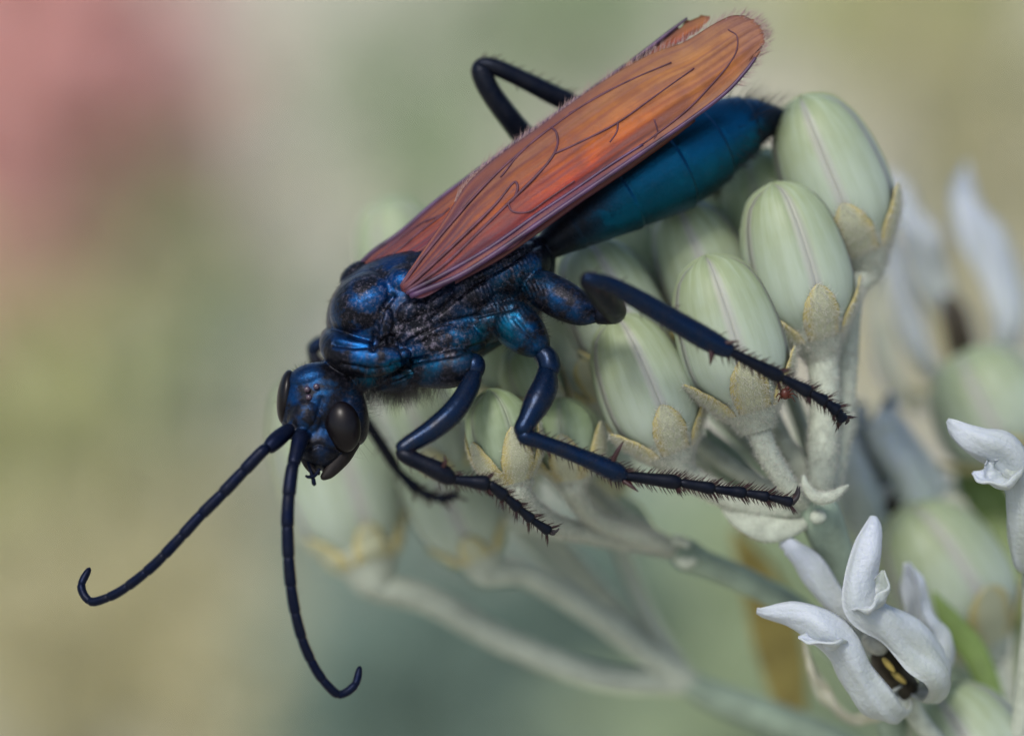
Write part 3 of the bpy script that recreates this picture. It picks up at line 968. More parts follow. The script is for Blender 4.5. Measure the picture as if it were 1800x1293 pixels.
# fringe of fine hairs on the wing rim
rim = np.vstack([GA[20:, -1], GA[-1:, :].reshape(-1, 3), GA[-8:, 0]])
fp, fd = [], []
cen = P(1100, 200, -3)
ax = nrm(P(1340, 64, -3) - P(705, 510, -5))
for i in RNG.integers(0, len(rim), 1100):
    x, y, d = rim[i] + RNG.normal(size=3) * (2, 2, 0.03)
    p = P(x, y, d)
    o = (p - P(880, 370, -4))
    o = nrm(o - ax * (o @ ax)) if x < 1240 else nrm(p - P(1265, 95, -3))
    fp.append(p)
    fd.append(o * 0.8 + ax * 0.9 + RNG.normal(size=3) * 0.15)
part('fringe', cones(np.array(fp), np.array(fd), RNG.uniform(0.3, 1.1, len(fp)), 0.012), M['fringe'], wa)['kind'] = 'stuff'

# ------------------------------------------------------------------ milkweed: buds
def bud_profile(s, young):
    if young:
        return np.interp(s, [0, 0.1, 0.3, 0.55, 0.75, 0.9, 0.97, 1], [0.5, 0.75, 0.96, 1.0, 0.9, 0.62, 0.33, 0.02])
    return np.interp(s, [0, 0.06, 0.16, 0.3, 0.45, 0.6, 0.75, 0.87, 0.94, 0.98, 1], [0.55, 0.74, 0.92, 1.0, 0.995, 0.95, 0.86, 0.70, 0.53, 0.33, 0.02])


def smooth1(a, k=2):
    for _ in range(k):
        a = np.r_[a[0], (a[:-2] + 2 * a[1:-1] + a[2:]) / 4, a[-1]]
    return a


def petal_mesh(name, L, R, mat, young=False, seed=0):
    """one fifth of a closed bud: bulged outside, margins raised and folded in"""
    r = np.random.default_rng(seed)
    ns, nt = 30, 17
    s = np.linspace(0, 1, ns) ** 0.9
    s = 1 - (1 - s) ** 1.25
    prof = smooth1(bud_profile(s, young))
    V, uv, F = [], [], []
    half = math.pi / 5
    wob = r.normal(size=3) * 0.01
    for i in range(ns):
        for j in range(-1, nt + 1):
            t = np.clip((j / (nt - 1)) * 2 - 1, -1, 1)
            rr = prof[i] * R
            e = abs(t)
            rad = rr * (1 + 0.035 * (1 - e ** 2) - 0.032 * math.exp(-((e - 0.86) / 0.06) ** 2) + 0.02 * math.exp(-((1 - e) / 0.05) ** 2))
            a = half * t * 0.9985 + wob[0] * math.sin(s[i] * 6)
            if j in (-1, nt):
                rad *= 0.93
                a *= 0.99
            z = s[i] * L + 0.03 * R * math.cos(t * 3) * (s[i] > 0.9)
            V.append((rad * math.cos(a), rad * math.sin(a), z))
            uv.append((0.5 + 0.5 * t, s[i]))
    w = nt + 2
    for i in range(ns - 1):
        for j in range(w - 1):
            a = i * w + j
            F.append((a, a + 1, a + w + 1, a + w))
    return make_mesh(name, np.array(V), F, mat, uv)


def sepal_mesh(name, L, R, ln, flare, seed):
    r = np.random.default_rng(seed)
    ns, nt = 12, 9
    V, uv, F = [], [], []
    for side in (0, 1):
        for i in range(ns):
            s = i / (ns - 1)
            wd = ((0.60 if ln < 0.5 else 0.72) * (1 - s) ** 0.62 * (0.9 + 0.12 * min(1, s * 4)) + 0.012) * (1 + 0.05 * r.normal())
            z = -0.06 * L + s * ln * L
            base = float(np.interp(max(0, z / L), np.linspace(0, 1, 30), smooth1(bud_profile(np.linspace(0, 1, 30), False)))) * R
            cup = float(np.interp((z / L + 0.20) / 0.27, [0, 0.25, 0.6, 1], [0.30, 0.40, 0.58, 0.70])) * R
            base = max(base, cup) if 0 <= z < 0.07 * L else (base if z > 0 else cup)
            for j in range(nt):
                t = j / (nt - 1) * 2 - 1
                a = wd * t
                th = (0.16 + 0.06 * (1 - s)) * min(1.0, 0.1 + s * 3) * (1 - 0.7 * abs(t) ** 3) * (1 - 0.6 * s)
                rad = base * (1.0 + 0.03 * min(1, s * 4)) + 0.02 + flare * s ** 2.2 * R + (th * 2.2 if side == 0 else 0) + 0.03 * r.normal()
                V.append((rad * math.cos(a), rad * math.sin(a), z))
                uv.append((j / (nt - 1) * (1 - 0.0 * s), s))
    n = ns * nt
    for i in range(ns - 1):
        for j in range(nt - 1):
            a = i * nt + j
            F.append((a, a + 1, a + nt + 1, a + nt))
            F.append((n + a, n + a + nt, n + a + nt + 1, n + a + 1))
    for i in range(ns - 1):
        for j in (0, nt - 1):
            a = i * nt + j
            q = (a, a + nt, n + a + nt, n + a)
            F.append(q if j == 0 else q[::-1])
    for j in range(nt - 1):
        a = (ns - 1) * nt + j
        F.append((a, a + 1, n + a + 1, n + a))
    return make_mesh(name, np.array(V), F, M['sepal'], uv), (np.array(V[:n]), [f for f in F if max(f) < n])


def mesh_vf(me):
    return np.array([v.co[:] for v in me.vertices]) / MM, [tuple(p.vertices) for p in me.polygons]


NOM_L, NOM_R = 11.5, 4.1
PETS = [petal_mesh('petal', NOM_L, NOM_R, M['petal'], False, k) for k in range(3)]
PETG = [petal_mesh('petal', NOM_L, NOM_R, M['petg'], True, k) for k in range(2)]
SEPS = [sepal_mesh('sepal', NOM_L, NOM_R, ln, fl, k) for k, (ln, fl) in enumerate([(0.33, 0.10), (0.40, 0.34), (0.30, 0.16), (0.36, 0.03)])]
SEPB = [sepal_mesh('sepal', NOM_L, NOM_R, ln, fl, k) for k, (ln, fl) in enumerate([(0.19, 0.0), (0.22, 0.02)])]
SEPY = [sepal_mesh('sepal', NOM_L, NOM_R, ln, fl, k) for k, (ln, fl) in enumerate([(0.62, 0.12), (0.7, 0.2), (0.56, 0.04)])]


def cup_mesh():
    s = np.linspace(0, 1, 14)
    r = np.interp(s, [0, 0.25, 0.6, 1], [0.30, 0.40, 0.58, 0.70]) * NOM_R
    z = (-0.20 + 0.27 * s) * NOM_L
    C = np.stack([0 * s, 0 * s, z], 1)
    a = np.linspace(0, 2 * np.pi, 24, endpoint=False)
    V = np.stack([np.cos(a)[None] * r[:, None], np.sin(a)[None] * r[:, None], np.repeat(z[:, None], 24, 1)], 2).reshape(-1, 3)
    F = [(i * 24 + j, i * 24 + (j + 1) % 24, (i + 1) * 24 + (j + 1) % 24, (i + 1) * 24 + j) for i in range(13) for j in range(24)]
    return V, F


CUPVF = cup_mesh()
CUP = make_mesh('bud', *CUPVF, M['pedi'])


def fuzz_mesh(vfs, n, ln, rad=0.022):
    p, q = samples(join(*vfs), n)
    d = q + RNG.normal(size=q.shape) * 0.5
    return cones(p, d, ln * RNG.uniform(0.4, 1.2, n), rad, RNG.normal(size=q.shape) * 0.35)


def rotz(vf, a):
    c, s = math.cos(a), math.sin(a)
    return np.asarray(vf[0]) @ np.array([[c, s, 0], [-s, c, 0], [0, 0, 1]]), vf[1]


FUZZ = []
for k in range(2):
    FUZZ.append(make_mesh('fuzz', *fuzz_mesh([CUPVF] + [rotz(SEPS[(k + i) % 4][1], 1.2566 * i + 0.628) for i in range(5)], 6500, 0.40, 0.017), M['fuzz']))
FUZY = make_mesh('fuzz', *fuzz_mesh([CUPVF] + [rotz(SEPY[i % 3][1], 1.2566 * i + 0.628) for i in range(5)], 5000, 0.36), M['fuzz'])
NB = [0]


def bud(plant, tip, base, r_px, ped, r0=15, r1=13, young=False, fuzz=False, roll=None, green=False, short=False):
    """closed bud from its base to its tip (pixels + depth), its stalk through the ped points"""
    a, b = P(*base), P(*tip)
    L = np.linalg.norm(b - a)
    z = nrm(b - a)
    rs = r_px * K * (1 + base[2] / DIST) / NOM_R
    x = nrm(np.cross(Fv, z))
    y = np.cross(z, x)
    i = NB[0]
    NB[0] += 1
    rl = roll if roll is not None else i * 0.9
    Rm = np.stack([x, y, z], 1)
    o = link('bud', CUP, plant)
    mat = Matrix([[*(Rm[k]), 0] for k in range(3)] + [[0, 0, 0, 1]])
    ml = Matrix.Translation(Vector((a - WORLD[plant]) * MM)) @ mat @ Matrix.Rotation(rl, 4, 'Z') @ Matrix.Diagonal((rs, rs, L / NOM_L, 1))
    o.matrix_local = ml
    for k in range(5):
        me = (PETG if green or young else PETS)[(i + k) % (2 if green or young else 3)]
        c = link('petal', me, o)
        c.matrix_local = Matrix.Rotation(2 * math.pi / 5 * k, 4, 'Z')
        sm = (SEPY if young else SEPS)[(i * (0 if fuzz else 1) + k) % (3 if young else 4)][0]
        if short:
            sm = SEPB[(i + k) % 2][0]
        c = link('sepal', sm, o)
        c.matrix_local = Matrix.Rotation(2 * math.pi / 5 * (k + 0.5), 4, 'Z')
    if fuzz:
        link('fuzz', FUZY if young else FUZZ[0], o)['kind'] = 'stuff'
    # stalk of the bud, in the bud's own axes
    back = a - z * L * 0.17
    pts = [a - z * L * 0.08, back] + [P(*q) for q in ped]
    C = cat_rom(np.array(pts), 10)
    R = np.interp(np.linspace(0, 1, len(C)), [0, 0.12, 0.35, 1], [r0 * 1.7, r0 * 1.25, r0, r1]) * K
    vf = tube(C, R, R, 14)
    inv = np.array((Matrix.Diagonal((MM, MM, MM, 1)).inverted() @ (Matrix.Translation(Vector(WORLD[plant] * MM)) @ ml).inverted() @ Matrix.Diagonal((MM, MM, MM, 1))))
    tr = lambda V: np.asarray(V) @ inv[:3, :3].T + inv[:3, 3]
    link('pedicel', make_mesh('pedicel', tr(vf[0]), vf[1], M['pedi']), o)
    if fuzz:
        n = int(2600 * np.linalg.norm(np.diff(C, axis=0), axis=1).sum() / 10)
        fv = fuzz_mesh([vf], n, 0.30, 0.02)
        link('pedicel_fuzz', make_mesh('pedicel_fuzz', tr(fv[0]), fv[1], M['fuzz']), o)['kind'] = 'stuff'
    return o


def stalk(plant, rows, name='stalk', mat='stalk', sides=20):
    """rows of pixel points, then straight on down into the ground"""
    c = cat_rom(rows, 10)
    C = np.array([P(*r[:3]) for r in c])
    R = c[:, 3] * K
    e = C[-1]
    g = WORLD[plant].copy()
    tail = cat_rom(np.array([C[-2], e, (e + g) / 2 + np.array([15, 0, 60]), g + np.array([0, 0, -8])]), 14)[15:]
    C = np.vstack([C, tail])
    R = np.r_[R, np.full(len(tail), R[-1] * 1.1)]
    return part(name, tube(C, R, R, sides), M[mat], plant)


def branch(plant, rows, name='branch', mat='stalk'):
    return part(name, loft(rows, 10, 18), M[mat], plant)


def ground_under(x, y, d, dx=0, dy=0):
    p = P(x, y, d)
    return (p[0] + dx, p[1] + dy, 0)


# --- the bud-bearing stem the wasp stands on
pA = thing('milkweed_stem', ground_under(1600, 1400, 14, 25, 10), 'milkweed stem with pale green closed buds under the wasp legs', 'plant')
N1 = (1436, 890, 2)
stalk(pA, [(1432, 868, 2, 24), (1440, 900, 2, 36), (1470, 980, 4, 34), (1520, 1120, 8, 33), (1570, 1260, 11, 33), (1620, 1420, 14, 34)])
bud(pA, (1240, 450, -0.6), (1318, 706, -0.4), 94, [(1352, 800, -0.6), (1392, 862, 0.2), (1428, 892, 2)], 20, 16, fuzz=True, roll=0.35)
bud(pA, (1360, 322, 1.2), (1432, 580, 1.6), 92, [(1449, 690, 1.4), (1446, 800, 1.2), (1438, 880, 2)], 27, 25, fuzz=True, roll=0.5)
bud(pA, (1406, 170, 4.4), (1512, 428, 5.2), 94, [(1496, 520, 4.2), (1486, 650, 4), (1474, 780, 3.6), (1450, 885, 2.6)], 22, 20, fuzz=True, roll=0.2)
bud(pA, (1082, 556, 1), (1176, 782, 1), 84, [(1232, 850, 2), (1320, 890, 2.2), (1420, 896, 2)], 22, 17, fuzz=True, roll=0.45)
bud(pA, (1188, 356, 6.5), (1290, 600, 7.5), 86, [(1350, 720, 7.5), (1400, 820, 5), (1432, 882, 2.6)], 18, 15, roll=0.3)
bud(pA, (1026, 424, 5.5), (1118, 650, 6), 90, [(1180, 740, 8), (1300, 830, 6), (1420, 890, 3)], 18, 15, roll=0.55)
bud(pA, (985, 500, 7.5), (1060, 688, 7.5), 66, [(1110, 770, 9), (1260, 860, 7), (1420, 892, 4)], 15, 13, roll=0.1)
bud(pA, (1318, 262, 9), (1400, 500, 9.5), 84, [(1440, 640, 9), (1450, 760, 7), (1445, 880, 4)], 18, 16, green=True)
bud(pA, (1095, 380, 12), (1190, 600, 12), 80, [(1240, 700, 13), (1330, 800, 10), (1428, 886, 4)], 16, 14, green=True)
bud(pA, (1240, 300, 13), (1330, 520, 13), 80, [(1370, 640, 13), (1420, 780, 9), (1438, 884, 4)], 16, 14, green=True)
bud(pA, (950, 400, 15), (1040, 610, 15), 82, [(1100, 720, 16), (1260, 830, 12), (1426, 888, 5)], 16, 14, green=True)
# young buds on a side branch
N2 = (1196, 968, 12)
branch(pA, [(1185, 962, 12, 20), (1205, 973, 12, 30), (1240, 990, 12, 24), (1310, 1020, 12, 24), (1400, 1072, 12, 24), (1480, 1150, 11.5, 25), (1560, 1250, 11, 22)])
bud(pA, (860, 684, -1.2), (902, 838, -1), 60, [(935, 895, 1), (985, 925, 5), (1080, 945, 9), N2], 20, 15, young=True, fuzz=True, roll=0.63)
bud(pA, (984, 700, 2.4), (1004, 835, 2.4), 60, [(1018, 880, 3.6), (1060, 920, 7), N2], 20, 14, young=True, fuzz=True, roll=0.2)
bud(pA, (905, 606, 4.5), (965, 745, 5.5), 52, [(1000, 820, 8), (1080, 900, 11), N2], 16, 13, young=True, fuzz=True, roll=0.9)
bud(pA, (700, 630, 17), (800, 850, 17), 62, [(880, 910, 17), (1020, 940, 15), N2], 15, 13)
bud(pA, (860, 560, 14), (900, 720, 14), 62, [(960, 830, 15), (1060, 910, 14), N2], 15, 13, green=True)
for k, (a, b, c) in enumerate((((1180, 948, 10), (1196, 950, 9.4), (1212, 958, 9)), ((1190, 985, 10), (1206, 990, 9.4), (1222, 984, 9)))):
    part('pedicel_scar', loft([(*a, 7), (*b, 11), (*c, 6)], 5, 12), M['pedi'], pA)
# bracts and spent sepals round the joint
for rows in ([(1412, 836, -0.6, 3, 3), (1418, 856, -1, 8, 6), (1436, 874, -1.2, 11, 7), (1462, 872, -1.2, 10, 7), (1486, 856, -1, 4, 4), (1492, 852, -1, 1, 1)],
             [(1260, 868, 2.5, 6, 4), (1300, 905, 2, 22, 8), (1350, 930, 1.6, 24, 8), (1400, 925, 1.4, 14, 7), (1428, 905, 1.4, 6, 5)],
             [(1490, 780, 5, 5, 4), (1496, 750, 5, 11, 5), (1506, 712, 5, 3, 2)],
             [(1376, 770, 4, 10, 8), (1396, 800, 4, 16, 8), (1412, 840, 3.4, 12, 8), (1426, 880, 2.6, 6, 6)]):
    vf = loft(rows, 8, 14)
    bo = part('bract', vf, M['pedi'], pA)
    part('fuzz', fuzz_mesh([vf], 700, 0.22, 0.015), M['fuzz'], bo)['kind'] = 'stuff'
for rows in ([(1240, 750, 9, 4, 3), (1270, 800, 9.5, 28, 6), (1310, 840, 9, 26, 6), (1370, 870, 7, 10, 5), (1420, 888, 4, 5, 4)],
             [(1236, 768, 8, 2, 2), (1262, 812, 8.6, 9, 4), (1296, 836, 8.4, 8, 4), (1320, 845, 8.4, 2, 2)],
             [(1090, 870, 14, 6, 4), (1110, 900, 14, 22, 6), (1150, 950, 13.4, 16, 6), (1190, 970, 12.6, 6, 5)]):
    part('leaf', loft(rows, 8, 14), M['stalk'], pA)
part('node_scar', ellipsoid(1438, 908, -0.1, 15, 13, 10, 10), M['pedi'], pA)

# --- the out-of-focus bud stem behind
pB = thing('milkweed_stem', ground_under(1620, 1480, 30, 40, 30), 'blurred milkweed stem with long bud stalks below the wasp head', 'plant')
stalk(pB, [(1190, 1190, 22.6, 22), (1260, 1225, 22.6, 30), (1360, 1262, 21.8, 32), (1500, 1325, 21.1, 34), (1640, 1460, 21.1, 36)])
N3 = (1215, 1200, 22.6)
bud(pB, (530, 655, 22.6), (640, 972, 21.1), 104, [(760, 1058, 21.8), (900, 1132, 22.6), (1060, 1190, 22.6), N3], 26, 24, short=True)
bud(pB, (735, 740, 18.1), (838, 966, 18.1), 84, [(930, 1010, 18.9), (1050, 1082, 20.4), (1140, 1150, 21.8), N3], 26, 24, short=True)
bud(pB, (676, 348, 24.8), (740, 590, 25.6), 80, [(800, 760, 30.2), (950, 960, 31.7), (1120, 1110, 27.2), N3], 18, 18, short=True)
bud(pB, (780, 620, 25.6), (900, 850, 25.6), 80, [(980, 950, 25.6), (1080, 1060, 24.8), (1150, 1140, 24.2), N3], 18, 17, green=True, short=True)
bud(pB, (1000, 640, 22.6), (1060, 860, 22.6), 76, [(1090, 960, 23.4), (1140, 1080, 23.4), N3], 17, 16, short=True)
part('dry_leaf', loft([(1290, 930, 34, 8, 4), (1340, 1030, 34, 40, 8), (1372, 1150, 33, 46, 8), (1400, 1280, 30, 20, 8), (1420, 1320, 28, 8, 6)], 8, 14), M['ylw'], pB)


# ------------------------------------------------------------------ milkweed: open flowers
def trough(C, r, opening, phim, th=0.3, nphi=17, rb=None):
    """a gutter-shaped hood: C path (mm), r radii, opening direction, half angle of its wall"""
    C = np.asarray(C)
    T, _, _ = frames(C)
    n = len(C)
    V, uv = [], []
    for side in (0, 1):
        for i in range(n):
            o = opening[i] if np.ndim(opening) == 2 else opening
            o = nrm(o - T[i] * (o @ T[i]))
            b = np.cross(T[i], o)
            rr = r[i] - (0 if side == 0 else min(th, r[i] * 0.45))
            for j in range(nphi):
                t = j / (nphi - 1) * 2 - 1
                ph = phim[i] * t
                V.append(C[i] + rr * (-o * math.cos(ph) + b * math.sin(ph)))
                uv.append((j / (nphi - 1), i / (n - 1)))
    V = np.array(V)
    ph0 = RNG.uniform(0, 6, 5)
    ii = np.tile(np.repeat(np.arange(n) / n, nphi), 2)
    jj = np.tile(np.tile(np.linspace(-1, 1, nphi), n), 2)
    wv = 0.09 * np.sin(9 * ii + 2.5 * jj + ph0[0]) + 0.07 * np.sin(17 * ii - 4 * jj + ph0[1]) + 0.12 * np.abs(jj) ** 3 * np.sin(21 * ii + ph0[2]) + 0.035 * np.sin(13 * jj + ph0[3] + 3 * ii) + 0.03 * np.sin(31 * ii + 7 * jj + ph0[4])
    rr_ = np.tile(np.repeat(np.asarray(r), nphi), 2)
    cc_ = np.tile(np.repeat(C, nphi, axis=0), (2, 1))
    V = V + (V - cc_) * wv[:, None] * np.clip(rr_, 0.3, 1.5)[:, None]
    m = n * nphi
    F = []
    for i in range(n - 1):
        for j in range(nphi - 1):
            a = i * nphi + j
            F.append((a, a + nphi, a + nphi + 1, a + 1))
            F.append((m + a, m + a + 1, m + a + nphi + 1, m + a + nphi))
        for j in (0, nphi - 1):
            a = i * nphi + j
            F.append((a, a + nphi, m + a + nphi, m + a))
    for i in (0, n - 1):
        for j in range(nphi - 1):
            a = i * nphi + j
            F.append((a, a + 1, m + a + 1, m + a))
    return np.array(V), F, uv


def hood_local(seed):
    r = np.random.default_rng(seed)
    path = cat_rom(np.array([(0.6, 0, 1.0), (2.0, 0, 0.1), (3.3, 0, 0.7), (3.7, 0, 2.6), (3.2, 0, 5.6), (2.9, 0, 8.6), (3.2, 0, 10.8), (4.3, 0.2 * r.normal(), 12.4)]), 6)
    n = len(path)
    f = np.linspace(0, 1, n)
    rad = np.interp(f, [0, 0.2, 0.4, 0.6, 0.8, 0.92, 1], [0.8, 1.5, 1.75, 1.5, 1.3, 1.5, 0.5]) * (1 + 0.03 * r.normal())
    ph = np.interp(f, [0, 0.3, 0.6, 0.85, 1], [1.7, 1.9, 2.2, 1.7, 1.1])
    op = np.repeat(np.array([[-1.0, 0, 0.25]]), n, 0)
    V, F, uv = trough(path, rad, op, ph)
    return make_mesh('hood', V, F, M['hoodg'], uv)


def reflexed_local():
    path = cat_rom(np.array([(0.8, 0, 0.2), (2.6, 0, -0.2), (3.9, 0, -1.6), (4.2, 0, -4.0), (3.7, 0, -6.5), (3.3, 0, -7.6)]), 6)
    n = len(path)
    f = np.linspace(0, 1, n)
    V, F, uv = trough(path, np.interp(f, [0, 0.3, 0.6, 1], [1.0, 2.4, 2.5, 0.4]), np.repeat(np.array([[-0.9, 0, -0.5]]), n, 0), np.interp(f, [0, 0.4, 1], [0.9, 0.95, 0.8]), 0.25)
    return make_mesh('petal', V, F, M['refl'], uv)


def column_vf():
    s = np.linspace(0, 1, 12)
    C = np.stack([0 * s, 0 * s, -0.6 + 4.4 * s], 1)
    R = np.interp(s, [0, 0.3, 0.6, 0.9, 1], [1.3, 1.5, 1.75, 1.5, 0.7])
    return tube(C, R, R, 15)


HOODS = [hood_local(k) for k in range(3)]
REFL = reflexed_local()
COLM = make_mesh('flower', *column_vf(), M['colm'])
PALE = make_mesh('stigma_head', *tube(np.array([(0, 0, 3.6), (0, 0, 4.0), (0, 0, 4.3)]), np.array([1.6, 1.5, 0.6]), np.array([1.6, 1.5, 0.6]), 10), M['colw'])
NF = [0]


def flower(plant, base, head, scale, ped, roll=0.0, hoods=5, refl=5):
    a, b = P(*base), P(*head)
    z = nrm(b - a)
    x = nrm(np.cross(Fv, z))
    y = np.cross(z, x)
    Rm = np.stack([x, y, z], 1)
    o = link('flower', COLM, plant)
    ml = Matrix.Translation(Vector((a - WORLD[plant]) * MM)) @ Matrix([[*(Rm[k]), 0] for k in range(3)] + [[0, 0, 0, 1]]) @ Matrix.Rotation(roll, 4, 'Z') @ Matrix.Scale(scale, 4)
    o.matrix_local = ml
    i = NF[0]
    NF[0] += 1
    for k in range(hoods):
        c = link('hood', HOODS[(i + k) % 3], o)
        c.matrix_local = Matrix.Rotation(2 * math.pi / 5 * k + 0.08 * math.sin(3.1 * k + i), 4, 'Z')
    for k in range(refl):
        c = link('petal', REFL, o)
        c.matrix_local = Matrix.Rotation(2 * math.pi / 5 * (k + 0.5), 4, 'Z')
    link('stigma_head', PALE, o)
    pts = [a + z * 0.5, a - z * 4 * scale] + [P(*q) for q in ped]
    C = cat_rom(np.array(pts), 10)
    R = np.linspace(17, 15, len(C)) * K
    vf = tube(C, R, R, 12)
    inv = np.array((Matrix.Diagonal((MM, MM, MM, 1)).inverted() @ (Matrix.Translation(Vector(WORLD[plant] * MM)) @ ml).inverted() @ Matrix.Diagonal((MM, MM, MM, 1))))
    link('pedicel', make_mesh('pedicel', vf[0] @ inv[:3, :3].T + inv[:3, 3], vf[1], M['pedi']), o)
    return o


pC = thing('milkweed_stem', ground_under(1800, 1560, 8, 30, -10), 'milkweed stem with open white flowers in front of the bud stalk', 'plant')
NC = (1760, 1420, 6)
stalk(pC, [(1740, 1390, 6, 20), (1770, 1440, 6, 32), (1830, 1600, 8, 34)])
# sharp white flower: hoods traced one by one
fc = part('flower', tube(np.array([P(1590, 1215, 3), P(1572, 1185, 2.4), P(1552, 1152, 1.8), P(1536, 1130, 1.4)]), np.array([30, 30, 26, 12.]) * K, np.array([30, 30, 26, 12.]) * K, 16), M['colm'], pC)
fc['label'] = 'sharp open white flower with twisted hoods'


def hood_px(rows, opening, phim, parent, th=0.28, mat='hood', name='hood'):
    c = cat_rom(rows, 8)
    C = np.array([P(*r[:3]) for r in c])
    f = np.linspace(0, 1, len(c))
    ph = np.interp(f, np.linspace(0, 1, len(phim)), phim)
    op = np.asarray([Rv * q[0] + Uv * q[1] + Fv * q[2] for q in np.stack([np.interp(f, np.linspace(0, 1, len(opening)), [w[k] for w in opening]) for k in range(3)], 1)])
    V, F, uv = trough(C, c[:, 3] * K, op, ph, th)
    return part(name, (V, F), M[mat], parent, uv=uv)


# opening given as (right, up, away)
hood_px([(1334, 1066, -1.5, 13), (1356, 1072, -1.8, 20), (1400, 1080, -2.2, 27), (1440, 1092, -2.4, 34), (1478, 1128, -2.2, 32), (1508, 1178, -1.8, 33), (1538, 1222, -1.2, 34), (1566, 1240, -0.2, 30), (1588, 1222, 1.2, 22), (1592, 1200, 2.2, 12)],
        [(0.2, 1, 0.2), (0.3, 1, 0.5), (0.7, 0.6, 0.6), (0.8, 0.6, 0.4), (0.6, 1, 0.6)], [1.2, 2.0, 2.3, 2.2, 1.8, 1.5], fc)
hood_px([(1402, 1118, -3.6, 4), (1420, 1114, -4.0, 19), (1446, 1106, -4.0, 30), (1470, 1108, -3.2, 30), (1482, 1120, -2.2, 12)], [(-0.3, 0.7, -0.8), (-0.1, 0.8, -0.6), (0.3, 0.9, -0.2)], [0.9, 1.35, 1.5, 1.2], fc, 0.22, name='hood_lip')
hood_px([(1534, 908, -1.6, 8), (1532, 930, -1.9, 19), (1522, 968, -2.2, 27), (1514, 1020, -2.4, 31), (1526, 1068, -2.2, 36), (1562, 1110, -1.8, 42), (1604, 1150, -1.2, 44), (1632, 1184, -0.6, 38), (1628, 1212, 0.8, 26), (1604, 1210, 2.2, 12)],
        [(-0.3, 0.2, 0.8), (-0.6, 0, 0.7), (-0.9, -0.4, 0.3), (-0.8, -0.5, 0.2), (-0.6, 0.3, 0.6)], [1.2, 1.9, 2.3, 2.1, 1.7, 1.5], fc)
hood_px([(1490, 1066, -3.2, 5), (1500, 1054, -4.0, 24), (1520, 1042, -4.1, 32), (1542, 1022, -3.7, 25), (1552, 1000, -3, 4)], [(-0.6, 0.6, -0.7), (-0.5, 0.8, -0.5), (-0.2, 0.9, -0.5)], [0.9, 1.4, 1.4, 0.9], fc, 0.22, name='hood_lip')
hood_px([(1372, 952, 2.2, 10), (1392, 958, 2, 20), (1424, 990, 1.6, 25), (1462, 1040, 1.4, 26), (1500, 1090, 1.6, 26), (1536, 1130, 2, 24), (1560, 1160, 2.4, 14)],
        [(0.6, 0.5, 0.6), (0.7, 0.6, 0.4), (0.6, 0.6, 0.6)], [1.3, 2.1, 2.3, 2.0, 1.6], fc)
hood_px([(1590, 990, 5, 10), (1600, 1030, 5, 26), (1618, 1090, 5, 34), (1640, 1140, 4.6, 34), (1636, 1190, 4, 24), (1610, 1205, 3.4, 12)],
        [(-0.9, -0.2, -0.5), (-0.9, 0, -0.4)], [1.3, 1.9, 1.9, 1.5], fc)
hood_px([(1420, 1120, 7, 10), (1440, 1160, 8, 26), (1470, 1210, 8.4, 30), (1510, 1250, 8, 24), (1560, 1240, 6, 14)], [(0.8, 0.5, -0.2), (0.6, 0.7, 0)], [0.8, 1.0, 1.0, 0.8], fc, mat='refl', name='petal')
part('stigma_head', ellipsoid(1538, 1130, 0.6, 26, 18, 20, -40), M['colw'], fc)
for x, y, d, a in ((1562, 1168, -0.2, -50), (1580, 1190, 0.4, -40), (1590, 1160, 1.0, -60)):
    part('anther', ellipsoid(x, y, d, 17, 6, 7, a), M['ylw'], fc)
part('pedicel', loft([(1590, 1215, 3, 20), (1620, 1270, 4, 18), (1690, 1350, 5, 17), (1755, 1412, 6, 17)], 8, 14), M['pedi'], fc)
# flower at the right edge, its hood lips turned to the lens
f4 = part('flower', tube(np.array([P(1815, 1005, 2), P(1820, 950, 2), P(1824, 900, 2)]), np.array([28, 28, 14.]) * K, np.array([28, 28, 14.]) * K, 16), M['colm'], pC)
f4['label'] = 'white flower hoods cut by the picture edge'
hood_px([(1668, 736, -2, 8), (1684, 748, -2.2, 20), (1722, 772, -2.4, 30), (1764, 796, -2.2, 36), (1792, 848, -1.6, 34), (1798, 920, -1, 32), (1806, 980, 0, 24), (1814, 1004, 1, 12)],
        [(0.6, 0.8, 0.3), (0.7, 0.6, 0.5), (0.9, 0.2, 0.4)], [1.3, 2.0, 2.2, 2.0, 1.6], f4)
hood_px([(1708, 828, -3.4, 5), (1726, 828, -4.2, 22), (1754, 822, -4.2, 34), (1778, 810, -3.6, 32), (1790, 812, -2.6, 12)], [(-0.3, 0.7, -0.8), (-0.1, 0.8, -0.6), (0.3, 0.9, -0.2)], [0.9, 1.35, 1.5, 1.2], f4, 0.22, name='hood_lip')
hood_px([(1850, 760, 1, 10), (1846, 800, 1, 26), (1840, 880, 1, 32), (1834, 960, 1, 26), (1822, 1004, 1, 12)], [(-0.9, 0, 0.3), (-0.9, 0, 0.3)], [1.3, 2.0, 2.0, 1.6], f4)
part('pedicel', loft([(1815, 1005, 2, 19), (1812, 1100, 3, 17), (1795, 1260, 5, 17), (1765, 1405, 6, 17)], 8, 14), M['pedi'], f4)
bud(pC, (1640, 1215, 9), (1760, 1400, 8), 105, [(1765, 1415, 7)], 18, 18, roll=0.3)
bud(pC, (1590, 890, 19), (1720, 1120, 19), 112, [(1770, 1240, 16), (1775, 1380, 9)], 18, 16, roll=0.6)
bud(pC, (1690, 620, 26), (1790, 800, 26), 108, [(1840, 1000, 22), (1800, 1250, 14), (1775, 1390, 8)], 18, 16, roll=0.1)
